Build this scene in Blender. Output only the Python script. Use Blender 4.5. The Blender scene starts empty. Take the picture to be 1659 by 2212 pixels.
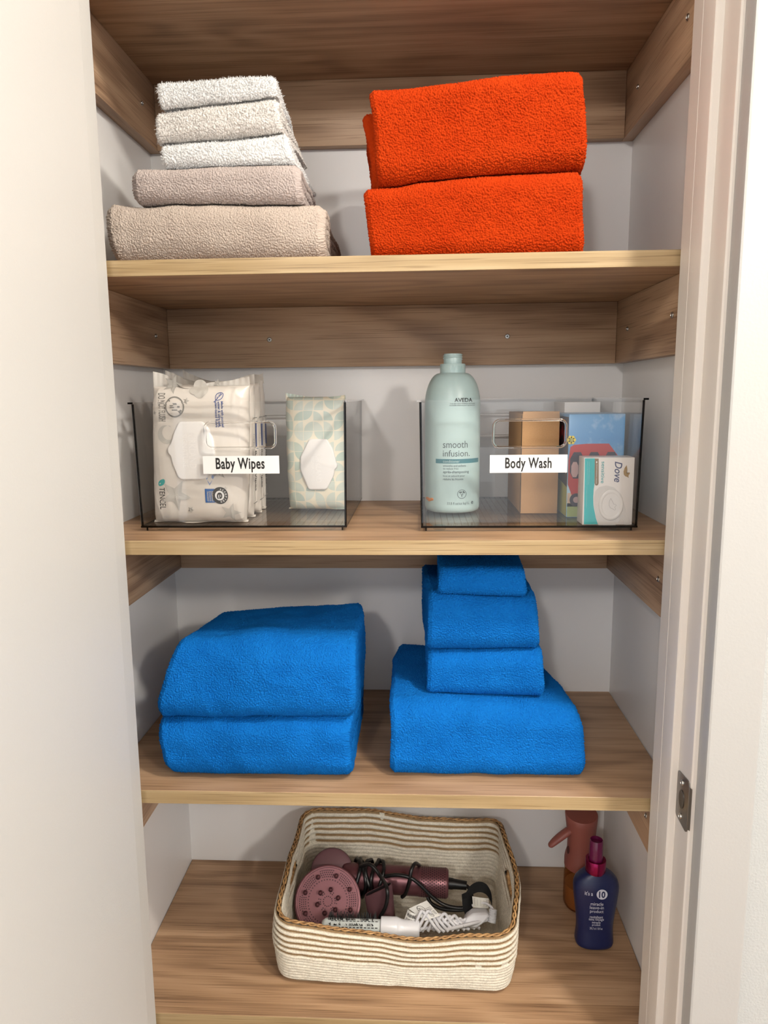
import bpy, bmesh, math, random
import numpy as np
from mathutils import Vector, Matrix

scene = bpy.context.scene
COL = scene.collection
PI = math.pi

# ------------------------------------------------------------------ camera
F_PX, IW, IH = 1555.22, 1659.0, 2212.0
PITCH, ROLL, YAW = 0.16224, -0.01056, -0.04795
CAM = np.array([0.02421, -0.91749, 0.87098])


def cam_axes():
    cy, sy, cp, sp = math.cos(YAW), math.sin(YAW), math.cos(PITCH), math.sin(PITCH)
    fwd = np.array([sy * cp, cy * cp, -sp])
    right = np.array([cy, -sy, 0.0])
    up = np.cross(right, fwd)
    cr, sr = math.cos(ROLL), math.sin(ROLL)
    return cr * right + sr * up, -sr * right + cr * up, fwd


CX, CY, CZ = cam_axes()
cd = bpy.data.cameras.new('camera')
cam = bpy.data.objects.new('camera', cd)
COL.objects.link(cam)
cam.matrix_world = Matrix(((CX[0], CY[0], -CZ[0], CAM[0]), (CX[1], CY[1], -CZ[1], CAM[1]),
                           (CX[2], CY[2], -CZ[2], CAM[2]), (0, 0, 0, 1)))
cd.sensor_fit = 'HORIZONTAL'
cd.sensor_width = 36.0
cd.lens = F_PX / IW * 36.0
cd.clip_start = 0.01
scene.camera = cam


def on(u, v, axis, val):
    """point of a plane (axis = val) that was measured at photo pixel u, v"""
    d = (u - IW / 2) / F_PX * CX - (v - IH / 2) / F_PX * CY + CZ
    s = (val - CAM[axis]) / d[axis]
    return CAM + s * d


# ------------------------------------------------------------------ world, lights, exposure
w = bpy.data.worlds.new('world')
scene.world = w
w.use_nodes = True
bg = w.node_tree.nodes['Background']
bg.inputs[0].default_value = (0.94, 0.97, 1.0, 1)
bg.inputs[1].default_value = 1.12


def lamp(name, loc, power, color, radius):
    l = bpy.data.lights.new(name, 'POINT')
    l.energy = power
    l.color = color
    l.shadow_soft_size = radius
    o = bpy.data.objects.new(name, l)
    o.location = loc
    COL.objects.link(o)
    return o


lamp('ceiling_downlight', (0.70, -0.76, 1.80), 44, (1.0, 0.945, 0.86), 0.05)
lamp('far_downlight', (-0.55, -2.70, 1.78), 48, (1.0, 0.96, 0.93), 0.09)
lamp('hall_downlight', (1.60, -2.50, 1.78), 84, (1.0, 0.95, 0.88), 0.11)
vs = scene.view_settings
scene.display_settings.display_device = 'sRGB'
vs.view_transform = 'Standard'
vs.look = 'None'
vs.exposure = 0.28
vs.gamma = 1.0
vs.use_curve_mapping = False

# ------------------------------------------------------------------ measured closet
XL, XR, YB = -0.42446, 0.37554, 0.35731
Z0B, Z1, Z2, Z3, Z4 = 1.37447, 1.03853, 0.68293, 0.32539, -0.03276
TH, HL, TL = 0.01932, 0.10078, 0.01791
ZFLOOR, ZCEIL = -0.66, 1.95


# ------------------------------------------------------------------ helpers: colour, nodes
def lin(h):
    h = h.lstrip('#')
    out = []
    for i in (0, 2, 4):
        c = int(h[i:i + 2], 16) / 255
        out.append(c / 12.92 if c <= 0.04045 else ((c + 0.055) / 1.055) ** 2.4)
    return (*out, 1.0)


class NT:
    def __init__(self, name):
        self.m = bpy.data.materials.new(name)
        self.m.use_nodes = True
        self.t = self.m.node_tree
        self.b = self.t.nodes['Principled BSDF']
        self.out = self.t.nodes['Material Output']

    def n(self, typ, **kw):
        nd = self.t.nodes.new(typ)
        for k, v in kw.items():
            if k.startswith('i_'):
                key = k[2:]
                key = int(key) if key.isdigit() else key.replace('_', ' ')
                if isinstance(v, bpy.types.NodeSocket):
                    self.t.links.new(v, nd.inputs[key])
                else:
                    nd.inputs[key].default_value = v
            else:
                setattr(nd, k, v)
        return nd

    def link(self, a, b):
        self.t.links.new(a, b)

    def math(self, op, a, b=0.0, c=0.0):
        nd = self.n('ShaderNodeMath', operation=op)
        for i, v in enumerate((a, b, c)):
            if isinstance(v, bpy.types.NodeSocket):
                self.link(v, nd.inputs[i])
            else:
                nd.inputs[i].default_value = v
        return nd.outputs[0]

    def mix(self, f, a, b):
        nd = self.n('ShaderNodeMix', data_type='RGBA')
        for i, v in ((0, f), (6, a), (7, b)):
            if isinstance(v, bpy.types.NodeSocket):
                self.link(v, nd.inputs[i])
            else:
                nd.inputs[i].default_value = v
        return nd.outputs[2]

    def ramp(self, fac, stops):
        nd = self.n('ShaderNodeValToRGB')
        el = nd.color_ramp.elements
        while len(el) < len(stops):
            el.new(0.5)
        for e, (p, c) in zip(el, stops):
            e.position = p
            e.color = c
        self.link(fac, nd.inputs[0])
        return nd.outputs[0]

    def bump(self, h, strength, dist):
        nd = self.n('ShaderNodeBump')
        nd.inputs['Strength'].default_value = strength
        nd.inputs['Distance'].default_value = dist
        self.link(h, nd.inputs['Height'])
        self.link(nd.outputs[0], self.b.inputs['Normal'])


def plain(name, color, rough=0.5, metal=0.0, spec=0.5, **kw):
    k = NT(name)
    k.b.inputs['Base Color'].default_value = lin(color) if isinstance(color, str) else color
    k.b.inputs['Roughness'].default_value = rough
    k.b.inputs['Metallic'].default_value = metal
    k.b.inputs['Specular IOR Level'].default_value = spec
    for a, b in kw.items():
        k.b.inputs[a.replace('_', ' ')].default_value = b
    return k.m


def wood(name, dark, mid, light, axis=0, rough=0.42, fig=1.0, rings=7.0):
    """oak-look laminate: grain runs along one axis of the board"""
    k = NT(name)
    tc = k.n('ShaderNodeTexCoord')
    oi = k.n('ShaderNodeObjectInfo')
    off = k.n('ShaderNodeVectorMath', operation='SCALE')
    cmb = k.n('ShaderNodeCombineXYZ')
    k.link(oi.outputs['Random'], cmb.inputs[0])
    k.link(oi.outputs['Random'], cmb.inputs[1])
    k.link(oi.outputs['Random'], cmb.inputs[2])
    k.link(cmb.outputs[0], off.inputs[0])
    off.inputs['Scale'].default_value = 37.0
    add = k.n('ShaderNodeVectorMath', operation='ADD')
    k.link(tc.outputs['Object'], add.inputs[0])
    k.link(off.outputs[0], add.inputs[1])

    def stretched(along, across):
        mp = k.n('ShaderNodeMapping')
        s = [across] * 3
        s[axis] = along
        mp.inputs['Scale'].default_value = s
        k.link(add.outputs[0], mp.inputs[0])
        return mp.outputs[0]
    broad = k.n('ShaderNodeTexNoise', i_Vector=stretched(2.0, 9.0), i_Scale=1.0, i_Detail=2.0, i_Roughness=0.45)
    ring = k.math('SINE', k.math('MULTIPLY', broad.outputs[0], rings * 2 * PI))
    ring = k.math('MULTIPLY_ADD', ring, 0.5, 0.5)
    fibre = k.n('ShaderNodeTexNoise', i_Vector=stretched(4.0, 280.0), i_Scale=1.0, i_Detail=3.0, i_Roughness=0.6)
    streak = k.n('ShaderNodeTexNoise', i_Vector=stretched(1.2, 60.0), i_Scale=1.0, i_Detail=2.0)
    pores = k.n('ShaderNodeTexNoise', i_Vector=stretched(9.0, 520.0), i_Scale=1.0, i_Detail=1.0)
    f = k.math('ADD', k.math('MULTIPLY', ring, 0.26 * fig), k.math('MULTIPLY', fibre.outputs[0], 0.40))
    f = k.math('ADD', f, k.math('MULTIPLY', streak.outputs[0], 0.50))
    f = k.math('SUBTRACT', f, 0.08 * fig)
    c = k.ramp(f, [(0.28, lin(dark)), (0.48, lin(mid)), (0.72, lin(light))])
    pm = k.ramp(pores.outputs[0], [(0.30, (0.55, 0.5, 0.45, 1)), (0.42, (1, 1, 1, 1))])
    mul = k.n('ShaderNodeMix', data_type='RGBA', blend_type='MULTIPLY')
    mul.inputs[0].default_value = 0.7
    k.link(c, mul.inputs[6])
    k.link(pm, mul.inputs[7])
    k.link(mul.outputs[2], k.b.inputs['Base Color'])
    k.b.inputs['Roughness'].default_value = rough
    k.b.inputs['Specular IOR Level'].default_value = 0.35
    k.bump(fibre.outputs[0], 0.25, 0.0006)
    return k.m


def paint(name, color, rough=0.5, scale=900.0, strength=0.06, spec=0.5):
    k = NT(name)
    k.b.inputs['Base Color'].default_value = lin(color)
    k.b.inputs['Roughness'].default_value = rough
    k.b.inputs['Specular IOR Level'].default_value = spec
    tc = k.n('ShaderNodeTexCoord')
    ns = k.n('ShaderNodeTexNoise', i_Vector=tc.outputs['Object'], i_Scale=scale, i_Detail=2.0)
    k.bump(ns.outputs[0], strength, 0.002)
    return k.m


def terry(name, color, light, sheen=0.35):
    k = NT(name)
    tc = k.n('ShaderNodeTexCoord')
    ns = k.n('ShaderNodeTexNoise', i_Vector=tc.outputs['Object'], i_Scale=28.0, i_Detail=3.0)
    c = k.mix(ns.outputs[0], lin(color), lin(light))
    k.link(c, k.b.inputs['Base Color'])
    k.b.inputs['Roughness'].default_value = 0.95
    k.b.inputs['Specular IOR Level'].default_value = 0.08
    k.b.inputs['Sheen Weight'].default_value = sheen
    k.b.inputs['Sheen Roughness'].default_value = 0.4
    k.b.inputs['Sheen Tint'].default_value = lin(light)
    fn = k.n('ShaderNodeTexNoise', i_Vector=tc.outputs['Object'], i_Scale=1300.0, i_Detail=2.0)
    k.bump(fn.outputs[0], 0.5, 0.0012)
    return k.m


def clear(name, tint, rough=0.02, refl=1.0, lines=0.0):
    """thin clear plastic: transparent with a Fresnel gloss"""
    k = NT(name)
    k.t.nodes.remove(k.b)
    tr = k.n('ShaderNodeBsdfTransparent')
    tr.inputs[0].default_value = tint
    gl = k.n('ShaderNodeBsdfGlossy')
    gl.inputs['Roughness'].default_value = rough
    gl.inputs['Color'].default_value = (refl * .75, refl * .75, refl * .75, 1)
    ge = k.n('ShaderNodeNewGeometry')
    dt = k.n('ShaderNodeVectorMath', operation='DOT_PRODUCT')
    k.link(ge.outputs['Normal'], dt.inputs[0])
    k.link(ge.outputs['Incoming'], dt.inputs[1])
    cs_ = k.math('SUBTRACT', 1.0, k.math('ABSOLUTE', dt.outputs['Value']))
    fr = k.math('MULTIPLY_ADD', k.math('POWER', cs_, 5.0), .96, .04)
    mx = k.n('ShaderNodeMixShader')
    k.link(fr, mx.inputs[0])
    k.link(tr.outputs[0], mx.inputs[1])
    k.link(gl.outputs[0], mx.inputs[2])
    last = mx
    if lines:
        tc = k.n('ShaderNodeTexCoord')
        sp = k.n('ShaderNodeSeparateXYZ')
        k.link(tc.outputs['Object'], sp.inputs[0])
        a = k.math('FRACT', k.math('MULTIPLY', sp.outputs[0], lines))
        b = k.math('FRACT', k.math('MULTIPLY', sp.outputs[1], lines))
        mn = k.math('LESS_THAN', k.math('MINIMUM', a, b), 0.10)
        gr = k.n('ShaderNodeBsdfTransparent')
        gr.inputs[0].default_value = (0.72, 0.7, 0.68, 1)
        m2 = k.n('ShaderNodeMixShader')
        k.link(k.math('MULTIPLY', mn, 0.6), m2.inputs[0])
        k.link(mx.outputs[0], m2.inputs[1])
        k.link(gr.outputs[0], m2.inputs[2])
        last = m2
    k.link(last.outputs[0], k.out.inputs[0])
    return k.m


# ------------------------------------------------------------------ helpers: meshes
class MB:
    def __init__(self):
        self.v, self.f, self.mi, self.n = [], [], [], 0
        self.col = None

    def add(self, verts, faces, mat=0):
        b = self.n
        self.v.extend([tuple(map(float, p)) for p in verts])
        self.n += len(verts)
        for q in faces:
            self.f.append(tuple(i + b for i in q))
            self.mi.append(mat)
        return self

    def box(self, x0, x1, y0, y1, z0, z1, mat=0, bev=0.0, seg=2):
        bm = bmesh.new()
        bmesh.ops.create_cube(bm, size=1.0)
        for v in bm.verts:
            v.co = Vector((x0 if v.co.x < 0 else x1, y0 if v.co.y < 0 else y1, z0 if v.co.z < 0 else z1))
        if bev:
            bmesh.ops.bevel(bm, geom=list(bm.edges), offset=bev, segments=seg, affect='EDGES', profile=0.5)
        bm.verts.index_update()
        self.add([v.co for v in bm.verts], [[v.index for v in f.verts] for f in bm.faces], mat)
        bm.free()
        return self

    def grid(self, P, mat=0, wrap_u=False, wrap_v=False, flip=False):
        R, C = P.shape[:2]
        fs = []
        for i in range(R if wrap_u else R - 1):
            i2 = (i + 1) % R
            for j in range(C if wrap_v else C - 1):
                j2 = (j + 1) % C
                q = (i * C + j, i * C + j2, i2 * C + j2, i2 * C + j)
                fs.append(q[::-1] if flip else q)
        return self.add(P.reshape(-1, 3), fs, mat)

    def lathe(self, prof, cx, cy, n=48, mat=0, sx=1.0, sy=1.0, M=None):
        pts = []
        for r, z in prof:
            for j in range(n):
                a = 2 * PI * j / n
                pts.append((cx + r * sx * math.cos(a), cy + r * sy * math.sin(a), z))
        if M is not None:
            pts = [M @ Vector(p) for p in pts]
        fs = []
        for i in range(len(prof) - 1):
            for j in range(n):
                j2 = (j + 1) % n
                fs.append((i * n + j, i * n + j2, (i + 1) * n + j2, (i + 1) * n + j))
        if prof[0][0] > 1e-6:
            fs.append(tuple(range(n - 1, -1, -1)))
        if prof[-1][0] > 1e-6:
            fs.append(tuple((len(prof) - 1) * n + j for j in range(n)))
        return self.add(pts, fs, mat)

    def tube(self, path, r, n=8, mat=0, closed=False, flat=None):
        P = [Vector(p) for p in path]
        L = len(P)
        rad = r if hasattr(r, '__len__') else [r] * L
        rings = []
        up = Vector((0, 0, 1))
        for i in range(L):
            a = P[(i - 1) % L] if (closed or i > 0) else P[i]
            b = P[(i + 1) % L] if (closed or i < L - 1) else P[i]
            t = (b - a).normalized()
            if i == 0:
                s = t.cross(up)
                if s.length < 1e-3:
                    s = t.cross(Vector((0, 1, 0)))
                s.normalize()
            else:
                s = (s - t * s.dot(t)).normalized()
            o = t.cross(s)
            fx, fy = flat or (1, 1)
            rings.append([P[i] + (s * math.cos(2 * PI * j / n) * fx + o * math.sin(2 * PI * j / n) * fy) * rad[i] for j in range(n)])
        pts = [p for q in rings for p in q]
        fs = []
        for i in range(L if closed else L - 1):
            i2 = (i + 1) % L
            for j in range(n):
                j2 = (j + 1) % n
                fs.append((i * n + j, i * n + j2, i2 * n + j2, i2 * n + j))
        if not closed:
            fs.append(tuple(range(n - 1, -1, -1)))
            fs.append(tuple((L - 1) * n + j for j in range(n)))
        return self.add(pts, fs, mat)

    def prism(self, poly, fn0, fn1, mat=0, side=None):
        """closed outline poly (a, b) swept between two mappings to 3-D"""
        n = len(poly)
        pts = [fn0(*p) for p in poly] + [fn1(*p) for p in poly]
        self.add(pts, [tuple(range(n)), tuple(range(2 * n - 1, n - 1, -1))], mat)
        self.add(pts, [(j, n + j, n + (j + 1) % n, (j + 1) % n) for j in range(n)], mat if side is None else side)
        return self

    def flat(self, poly, fn, mat=0):
        return self.add([fn(*p) for p in poly], [tuple(range(len(poly)))], mat)

    def build(self, name, mats, parent=None, loc=None, angle=35.0, smooth=True, recalc=True):
        me = bpy.data.meshes.new(name)
        base = origin(parent) if parent is not None else (Vector(loc) if loc is not None else Vector((0, 0, 0)))
        co = np.array(self.v, dtype=np.float64) - np.array(base)
        me.from_pydata(co.tolist(), [], self.f)
        for m in (mats if isinstance(mats, (list, tuple)) else [mats]):
            me.materials.append(m)
        me.polygons.foreach_set('material_index', self.mi)
        if recalc:
            bm = bmesh.new()
            bm.from_mesh(me)
            bmesh.ops.recalc_face_normals(bm, faces=bm.faces)
            bm.to_mesh(me)
            bm.free()
        if smooth:
            me.polygons.foreach_set('use_smooth', [True] * len(me.polygons))
            me.set_sharp_from_angle(angle=math.radians(angle))
        me.update()
        return link(name, me, parent, base)


def origin(o):
    p = Vector(o.location)
    while o.parent:
        o = o.parent
        p = p + Vector(o.location)
    return p


def link(name, me, parent, base):
    o = bpy.data.objects.new(name, me)
    COL.objects.link(o)
    if parent is not None:
        o.parent = parent
    else:
        o.location = base
    return o


def thing(name, label, cat, loc, group=None):
    o = bpy.data.objects.new(name, None)
    o.empty_display_size = 0.02
    COL.objects.link(o)
    o.location = loc
    return tag(o, label, cat, group)


def tag(o, label, cat, group=None):
    o['label'] = label
    o['category'] = cat
    if group:
        o['group'] = group
    return o


def struct(o, label=None):
    o['kind'] = 'structure'
    if label:
        o['label'] = label
    return o


_tc = {}


def glyphs(body, bold=0.0, shear=0.0, space=1.0, align='LEFT', line=1.0):
    """outline letters as a flat mesh: (points, faces) in a unit box"""
    key = (body, bold, shear, space, align, line)
    if key not in _tc:
        cu = bpy.data.curves.new('lettering', 'FONT')
        cu.body = body
        cu.size = 1.0
        cu.offset = bold
        cu.shear = shear
        cu.space_character = space
        cu.space_line = line
        cu.align_x = align
        cu.resolution_u = 3
        o = bpy.data.objects.new('lettering', cu)
        COL.objects.link(o)
        dg = bpy.context.evaluated_depsgraph_get()
        me = bpy.data.meshes.new_from_object(o.evaluated_get(dg))
        P = np.array([v.co[:2] for v in me.vertices])
        fs = [tuple(p.vertices) for p in me.polygons]
        bpy.data.objects.remove(o)
        bpy.data.curves.remove(cu)
        bpy.data.meshes.remove(me)
        lo, hi = P.min(0), P.max(0)
        _tc[key] = ((P - lo) / (hi - lo), fs)
    return _tc[key]


def write(mb, body, a0, a1, b0, b1, fn, mat, turn=False, **kw):
    """letters fitted into the box a0..a1 (rightwards) x b0..b1 (upwards) of a surface fn(a, b);
    turn: read from top to bottom"""
    P, fs = glyphs(body, **kw)
    if turn:
        A = a0 + P[:, 1] * (a1 - a0)
        B = b1 - P[:, 0] * (b1 - b0)
    else:
        A = a0 + P[:, 0] * (a1 - a0)
        B = b0 + P[:, 1] * (b1 - b0)
    mb.add([fn(a, b) for a, b in zip(A, B)], fs, mat)


def ellipse(a, b, ra, rb, n=32, t0=0.0, t1=2 * PI):
    return [(a + ra * math.cos(t0 + (t1 - t0) * i / n), b + rb * math.sin(t0 + (t1 - t0) * i / n)) for i in range(n)]


def ringshape(mb, a, b, ra, rb, wd, fn, mat, n=36):
    o, i = ellipse(a, b, ra, rb, n), ellipse(a, b, ra - wd, rb - wd, n)
    pts = [fn(*p) for p in o] + [fn(*p) for p in i]
    mb.add(pts, [(j, (j + 1) % n, n + (j + 1) % n, n + j) for j in range(n)], mat)


def stroke(mb, pts, wd, fn, mat):
    """flat line of a given width along pts on surface fn"""
    L = []
    R = []
    for i, p in enumerate(pts):
        q0 = pts[max(i - 1, 0)]
        q1 = pts[min(i + 1, len(pts) - 1)]
        dx, dy = q1[0] - q0[0], q1[1] - q0[1]
        l = math.hypot(dx, dy) or 1
        nx, ny = -dy / l * wd / 2, dx / l * wd / 2
        L.append((p[0] + nx, p[1] + ny))
        R.append((p[0] - nx, p[1] - ny))
    n = len(pts)
    mb.add([fn(*p) for p in L + R], [(i, i + 1, n + i + 1, n + i) for i in range(n - 1)], mat)


def patch(mb, poly, c, fn, mat, n=5):
    """star-shaped outline filled with rings from its centre, so that it hugs a curved surface"""
    R = [[fn(c[0] + (x - c[0]) * k / n, c[1] + (y - c[1]) * k / n) for x, y in poly] for k in range(1, n + 1)]
    mb.grid(np.array(R), mat, wrap_v=True)
    L = len(poly)
    mb.add([fn(*c)] + R[0], [(0, 1 + i, 1 + (i + 1) % L) for i in range(L)], mat)


def dense(poly, m=4):
    return [(a[0] + (b[0] - a[0]) * i / m, a[1] + (b[1] - a[1]) * i / m) for a, b in zip(poly, poly[1:] + poly[:1]) for i in range(m)]


def star(a, b, r, rot=0.0, k=0.42):
    return [(a + (r if i % 2 == 0 else r * k) * math.sin(rot + i * PI / 5), b + (r if i % 2 == 0 else r * k) * math.cos(rot + i * PI / 5)) for i in range(10)]


# smooth lattice noise and cell noise for numpy arrays
def _hash(i, j, k, seed):
    h = (i * 374761393 + j * 668265263 + k * 2147483647 + seed * 1274126177) & 0xFFFFFFFF
    h = ((h ^ (h >> 13)) * 1274126177) & 0xFFFFFFFF
    h = (h ^ (h >> 16)) & 0xFFFFFFFF
    return h.astype(np.float64) / 4294967295.0


def vnoise(P, scale, seed=0):
    Q = np.asarray(P, dtype=np.float64) * scale + 1000.0
    I = np.floor(Q).astype(np.int64)
    T = Q - I
    T = T * T * (3 - 2 * T)
    r = 0
    for dx in (0, 1):
        for dy in (0, 1):
            for dz in (0, 1):
                wgt = (T[..., 0] if dx else 1 - T[..., 0]) * (T[..., 1] if dy else 1 - T[..., 1]) * (T[..., 2] if dz else 1 - T[..., 2])
                r = r + wgt * _hash(I[..., 0] + dx, I[..., 1] + dy, I[..., 2] + dz, seed)
    return r * 2 - 1


def cells(a, b, seed=0):
    """distance to the nearest jittered cell centre, in cell units"""
    I, J = np.floor(a).astype(np.int64), np.floor(b).astype(np.int64)
    best = np.full(a.shape, 9.0)
    for di in (-1, 0, 1):
        for dj in (-1, 0, 1):
            ii, jj = I + di, J + dj
            z = np.zeros_like(ii)
            px = ii + 0.5 + (_hash(ii + 9000, jj + 9000, z, seed) - 0.5) * 0.8
            py = jj + 0.5 + (_hash(ii + 9000, jj + 9000, z, seed + 5) - 0.5) * 0.8
            best = np.minimum(best, np.hypot(px - a, py - b))
    return best
# ------------------------------------------------------------------ materials
OAK = ('#5f4531', '#80614a', '#96765b')
M_BOARD = wood('oak_board', '#84664c', '#a58465', '#b79778', 0, fig=0.7)
M_CLEAT_X = wood('oak_rear_cleat', '#8f7159', '#b09174', '#c0a183', 0, fig=1.3, rings=5.0)
M_CLEAT_Y = wood('oak_side_cleat', '#8f7159', '#b09174', '#c0a183', 1, fig=1.3, rings=5.0)
M_EDGE = wood('oak_edge_band', '#8d7653', '#a38c67', '#b39f7d', 0, rough=0.38, fig=0.35)
M_MEL = paint('white_melamine', '#e9e7e5', 0.35, 600.0, 0.02)
M_TRIM = paint('white_gloss_trim', '#d9d2ca', 0.32, 260.0, 0.05)
M_CASING = paint('trim_white_dimmed_copy', '#abaaa7', 0.45, 300.0, 0.08)  # same paint as the trim, colour darkened to offset the light it catches
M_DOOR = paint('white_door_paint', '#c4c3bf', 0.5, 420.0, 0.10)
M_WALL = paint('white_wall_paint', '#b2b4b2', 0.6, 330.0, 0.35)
M_FLOOR = wood('oak_floor', '#7a5a42', '#9a775b', '#b08c6c', 0)
M_CEIL = paint('white_ceiling_paint', '#e9e4db', 0.7)
M_STEEL = plain('zinc_steel', '#b9b7b2', 0.28, 1.0)
M_STEELDK = plain('screw_recess', '#3a3836', 0.5, 0.6)
M_STRIKE = plain('satin_nickel', '#8d8a85', 0.33, 1.0)

# ------------------------------------------------------------------ the closet and the doorway
struct(MB().box(XL - 0.02, XR + 0.02, YB, YB + 0.02, ZFLOOR, 1.93).build('wall_back', M_MEL, loc=(0, YB, ZFLOOR)))
struct(MB().box(XL - 0.02, XL, -0.004, YB, ZFLOOR, 1.93).build('wall_left', M_MEL, loc=(XL, 0, ZFLOOR)))
struct(MB().box(XR, XR + 0.02, -0.004, YB, ZFLOOR, 1.93).build('wall_right', M_MEL, loc=(XR, 0, ZFLOOR)))
struct(MB().box(-3.0, 3.2, -3.6, 0.40, ZFLOOR - 0.02, ZFLOOR).build('floor', M_FLOOR, loc=(0, 0, ZFLOOR)))
struct(MB().box(-3.0, 3.2, -3.6, 0.40, ZCEIL, ZCEIL + 0.02).build('ceiling', M_CEIL, loc=(0, 0, ZCEIL)))


def profile(mb, pts, z0, z1, mat=0, lean=0.0):
    """vertical moulding: outline in plan, drawn from floor to head; lean = sideways drift per metre"""
    return mb.prism(pts, lambda x, y: (x + lean * (z0 - 0.6), y, z0), lambda x, y: (x + lean * (z1 - 0.6), y, z1), mat)


LR = 0.0012
jamb = MB()
profile(jamb, [(0.395, -0.006), (0.3370, -0.006), (0.3370, -0.0345), (0.3376, -0.0350), (0.3376, -0.0356), (0.3370, -0.0362), (0.3371, -0.0655), (0.3378, -0.0683),
               (0.3395, -0.0698), (0.3452, -0.0708), (0.3462, -0.0716), (0.3462, -0.1085), (0.3468, -0.1112), (0.3486, -0.1126), (0.352, -0.1129), (0.395, -0.1129)],
        ZFLOOR, 1.93, lean=LR)
struct(jamb.build('trim_1', M_TRIM, loc=(0.34, -0.06, ZFLOOR), angle=20))
casing = MB()
profile(casing, [(0.3520, -0.1129), (0.3520, -0.1335), (0.3528, -0.1358), (0.3548, -0.1368), (0.4085, -0.1350), (0.4105, -0.1335), (0.4108, -0.1129)], ZFLOOR, 1.93, lean=-0.0008)
struct(casing.build('trim_2', M_CASING, loc=(0.38, -0.12, ZFLOOR), angle=20))
struct(MB().box(0.392, 1.9, -0.1115, -0.0045, ZFLOOR, ZCEIL).build('wall_front', M_WALL, loc=(1.0, -0.06, ZFLOOR)))
ljamb = MB()
LL = 0.0044
profile(ljamb, [(-0.455, -0.006), (-0.3622, -0.006), (-0.3616, -0.0066), (-0.3618, -0.0655), (-0.3626, -0.0698), (-0.3740, -0.0716), (-0.3740, -0.1129), (-0.455, -0.1129)], ZFLOOR, 1.93, lean=LL)
struct(ljamb.build('trim_3', M_DOOR, loc=(-0.38, -0.06, ZFLOOR), angle=20))
door = MB()
# the open door leaf stands out into the hall, hinge edge next to the left jamb
profile(door, [(-0.3266, -0.1165), (-0.3260, -0.1171), (-0.2940, -0.860), (-0.3290, -0.862), (-0.3612, -0.1185), (-0.3602, -0.1165)], ZFLOOR + 0.01, 1.90, lean=LL)
dr = struct(door.build('door_1', M_DOOR, loc=(-0.33, -0.12, ZFLOOR), angle=30))
for z in (-0.35, 0.62, 1.55):
    hb = MB()
    hb.lathe([(0.0045, z - 0.045), (0.0045, z + 0.045)], -0.3630, -0.1215, 16)
    hb.build('hinge', M_STEEL, dr)


def screw_mb(c, nrm, r=0.0042):
    mb = MB()
    n = Vector(nrm).normalized()
    q = n.to_track_quat('Z', 'Y').to_matrix().to_4x4()
    M = Matrix.Translation(Vector(c)) @ q
    mb.lathe([(r, 0.0), (r, 0.0009), (r * 0.86, 0.0017), (r * 0.74, 0.0018), (r * 0.66, 0.0010), (0.0, 0.0010)], 0, 0, 24, 0, M=M)
    for a in (0, PI / 2):
        R = M @ Matrix.Rotation(a + 0.4, 4, 'Z')
        p = [R @ Vector(v) for v in ((-r * .5, -r * .13, .0012), (r * .5, -r * .13, .0012), (r * .5, r * .13, .0012), (-r * .5, r * .13, .0012))]
        mb.add(p, [(0, 1, 2, 3)], 1)
    return mb


def screw(parent, c, nrm, r=0.0042):
    screw_mb(c, nrm, r).build('screw', [M_STEEL, M_STEELDK], parent, recalc=False)


shelf_names = {0: 'highest oak shelf, seen from below above the towel stacks', 1: 'oak shelf holding the white and orange towel stacks',
               2: 'oak shelf holding the two clear plastic bins', 3: 'oak shelf holding the bright blue towels', 4: 'lowest oak shelf holding the rope basket and spray bottles'}
for i, zt in enumerate((Z0B + TH, Z1, Z2, Z3, Z4)):
    t = thing('shelf', shelf_names[i], 'shelf', (0.0, 0.0, zt - TH), 'oak closet shelves')
    MB().box(XL + 0.0008, XR - 0.0008, 0.0012, YB - 0.0004, zt - TH, zt, bev=0.0006, seg=1).build('board', M_BOARD, t)
    o = MB().box(XL + 0.0008, XR - 0.0008, 0.0, 0.00115, zt - TH, zt, bev=0.0004, seg=1).build('edge_band', M_EDGE, t)
    o['label'] = 'pale honey oak front edge'

bay = {0: 'highest shelf', 1: 'shelf of white and orange towels', 2: 'shelf of clear bins', 3: 'shelf of blue towels', 4: 'lowest shelf'}
for i, zb in enumerate((Z0B, Z1 - TH, Z2 - TH, Z3 - TH)):
    for side in ('rear', 'left', 'right'):
        if side == 'rear' and i == 3:
            continue
        gx0, gx1, gy0, gy1 = {'rear': (XL + TL + .0003, XR - TL - .0003, YB - TL, YB), 'left': (XL, XL + TL, 0.020, YB), 'right': (XR - TL, XR, 0.020, YB)}[side]
        t = thing('shelf_cleat', '%s oak support board under the %s' % ({'rear': 'long back', 'left': 'left side', 'right': 'right side'}[side], bay[i]), 'shelf support',
                  ((gx0 + gx1) / 2, (gy0 + gy1) / 2, zb - HL), 'oak support boards under the shelves')
        MB().box(gx0, gx1, gy0, gy1, zb - HL, zb - 0.0003, bev=0.0008, seg=2).build('board', M_CLEAT_X if side == 'rear' else M_CLEAT_Y, t)
        zs = zb - 0.050
        if side == 'rear':
            for x in (-0.2298, 0.1757):
                screw(t, (x, YB - TL, zb - 0.054), (0, -1, 0))
        elif side == 'left':
            screw(t, (XL + TL, 0.280, zs), (1, 0, 0), 0.0036)
            screw(t, (XL + TL, 0.075, zs), (1, 0, 0), 0.0036)
        else:
            screw(t, (XR - TL, 0.0705, zs), (-1, 0, 0))
            screw(t, (XR - TL, 0.2745, zs), (-1, 0, 0), 0.0036)

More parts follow.
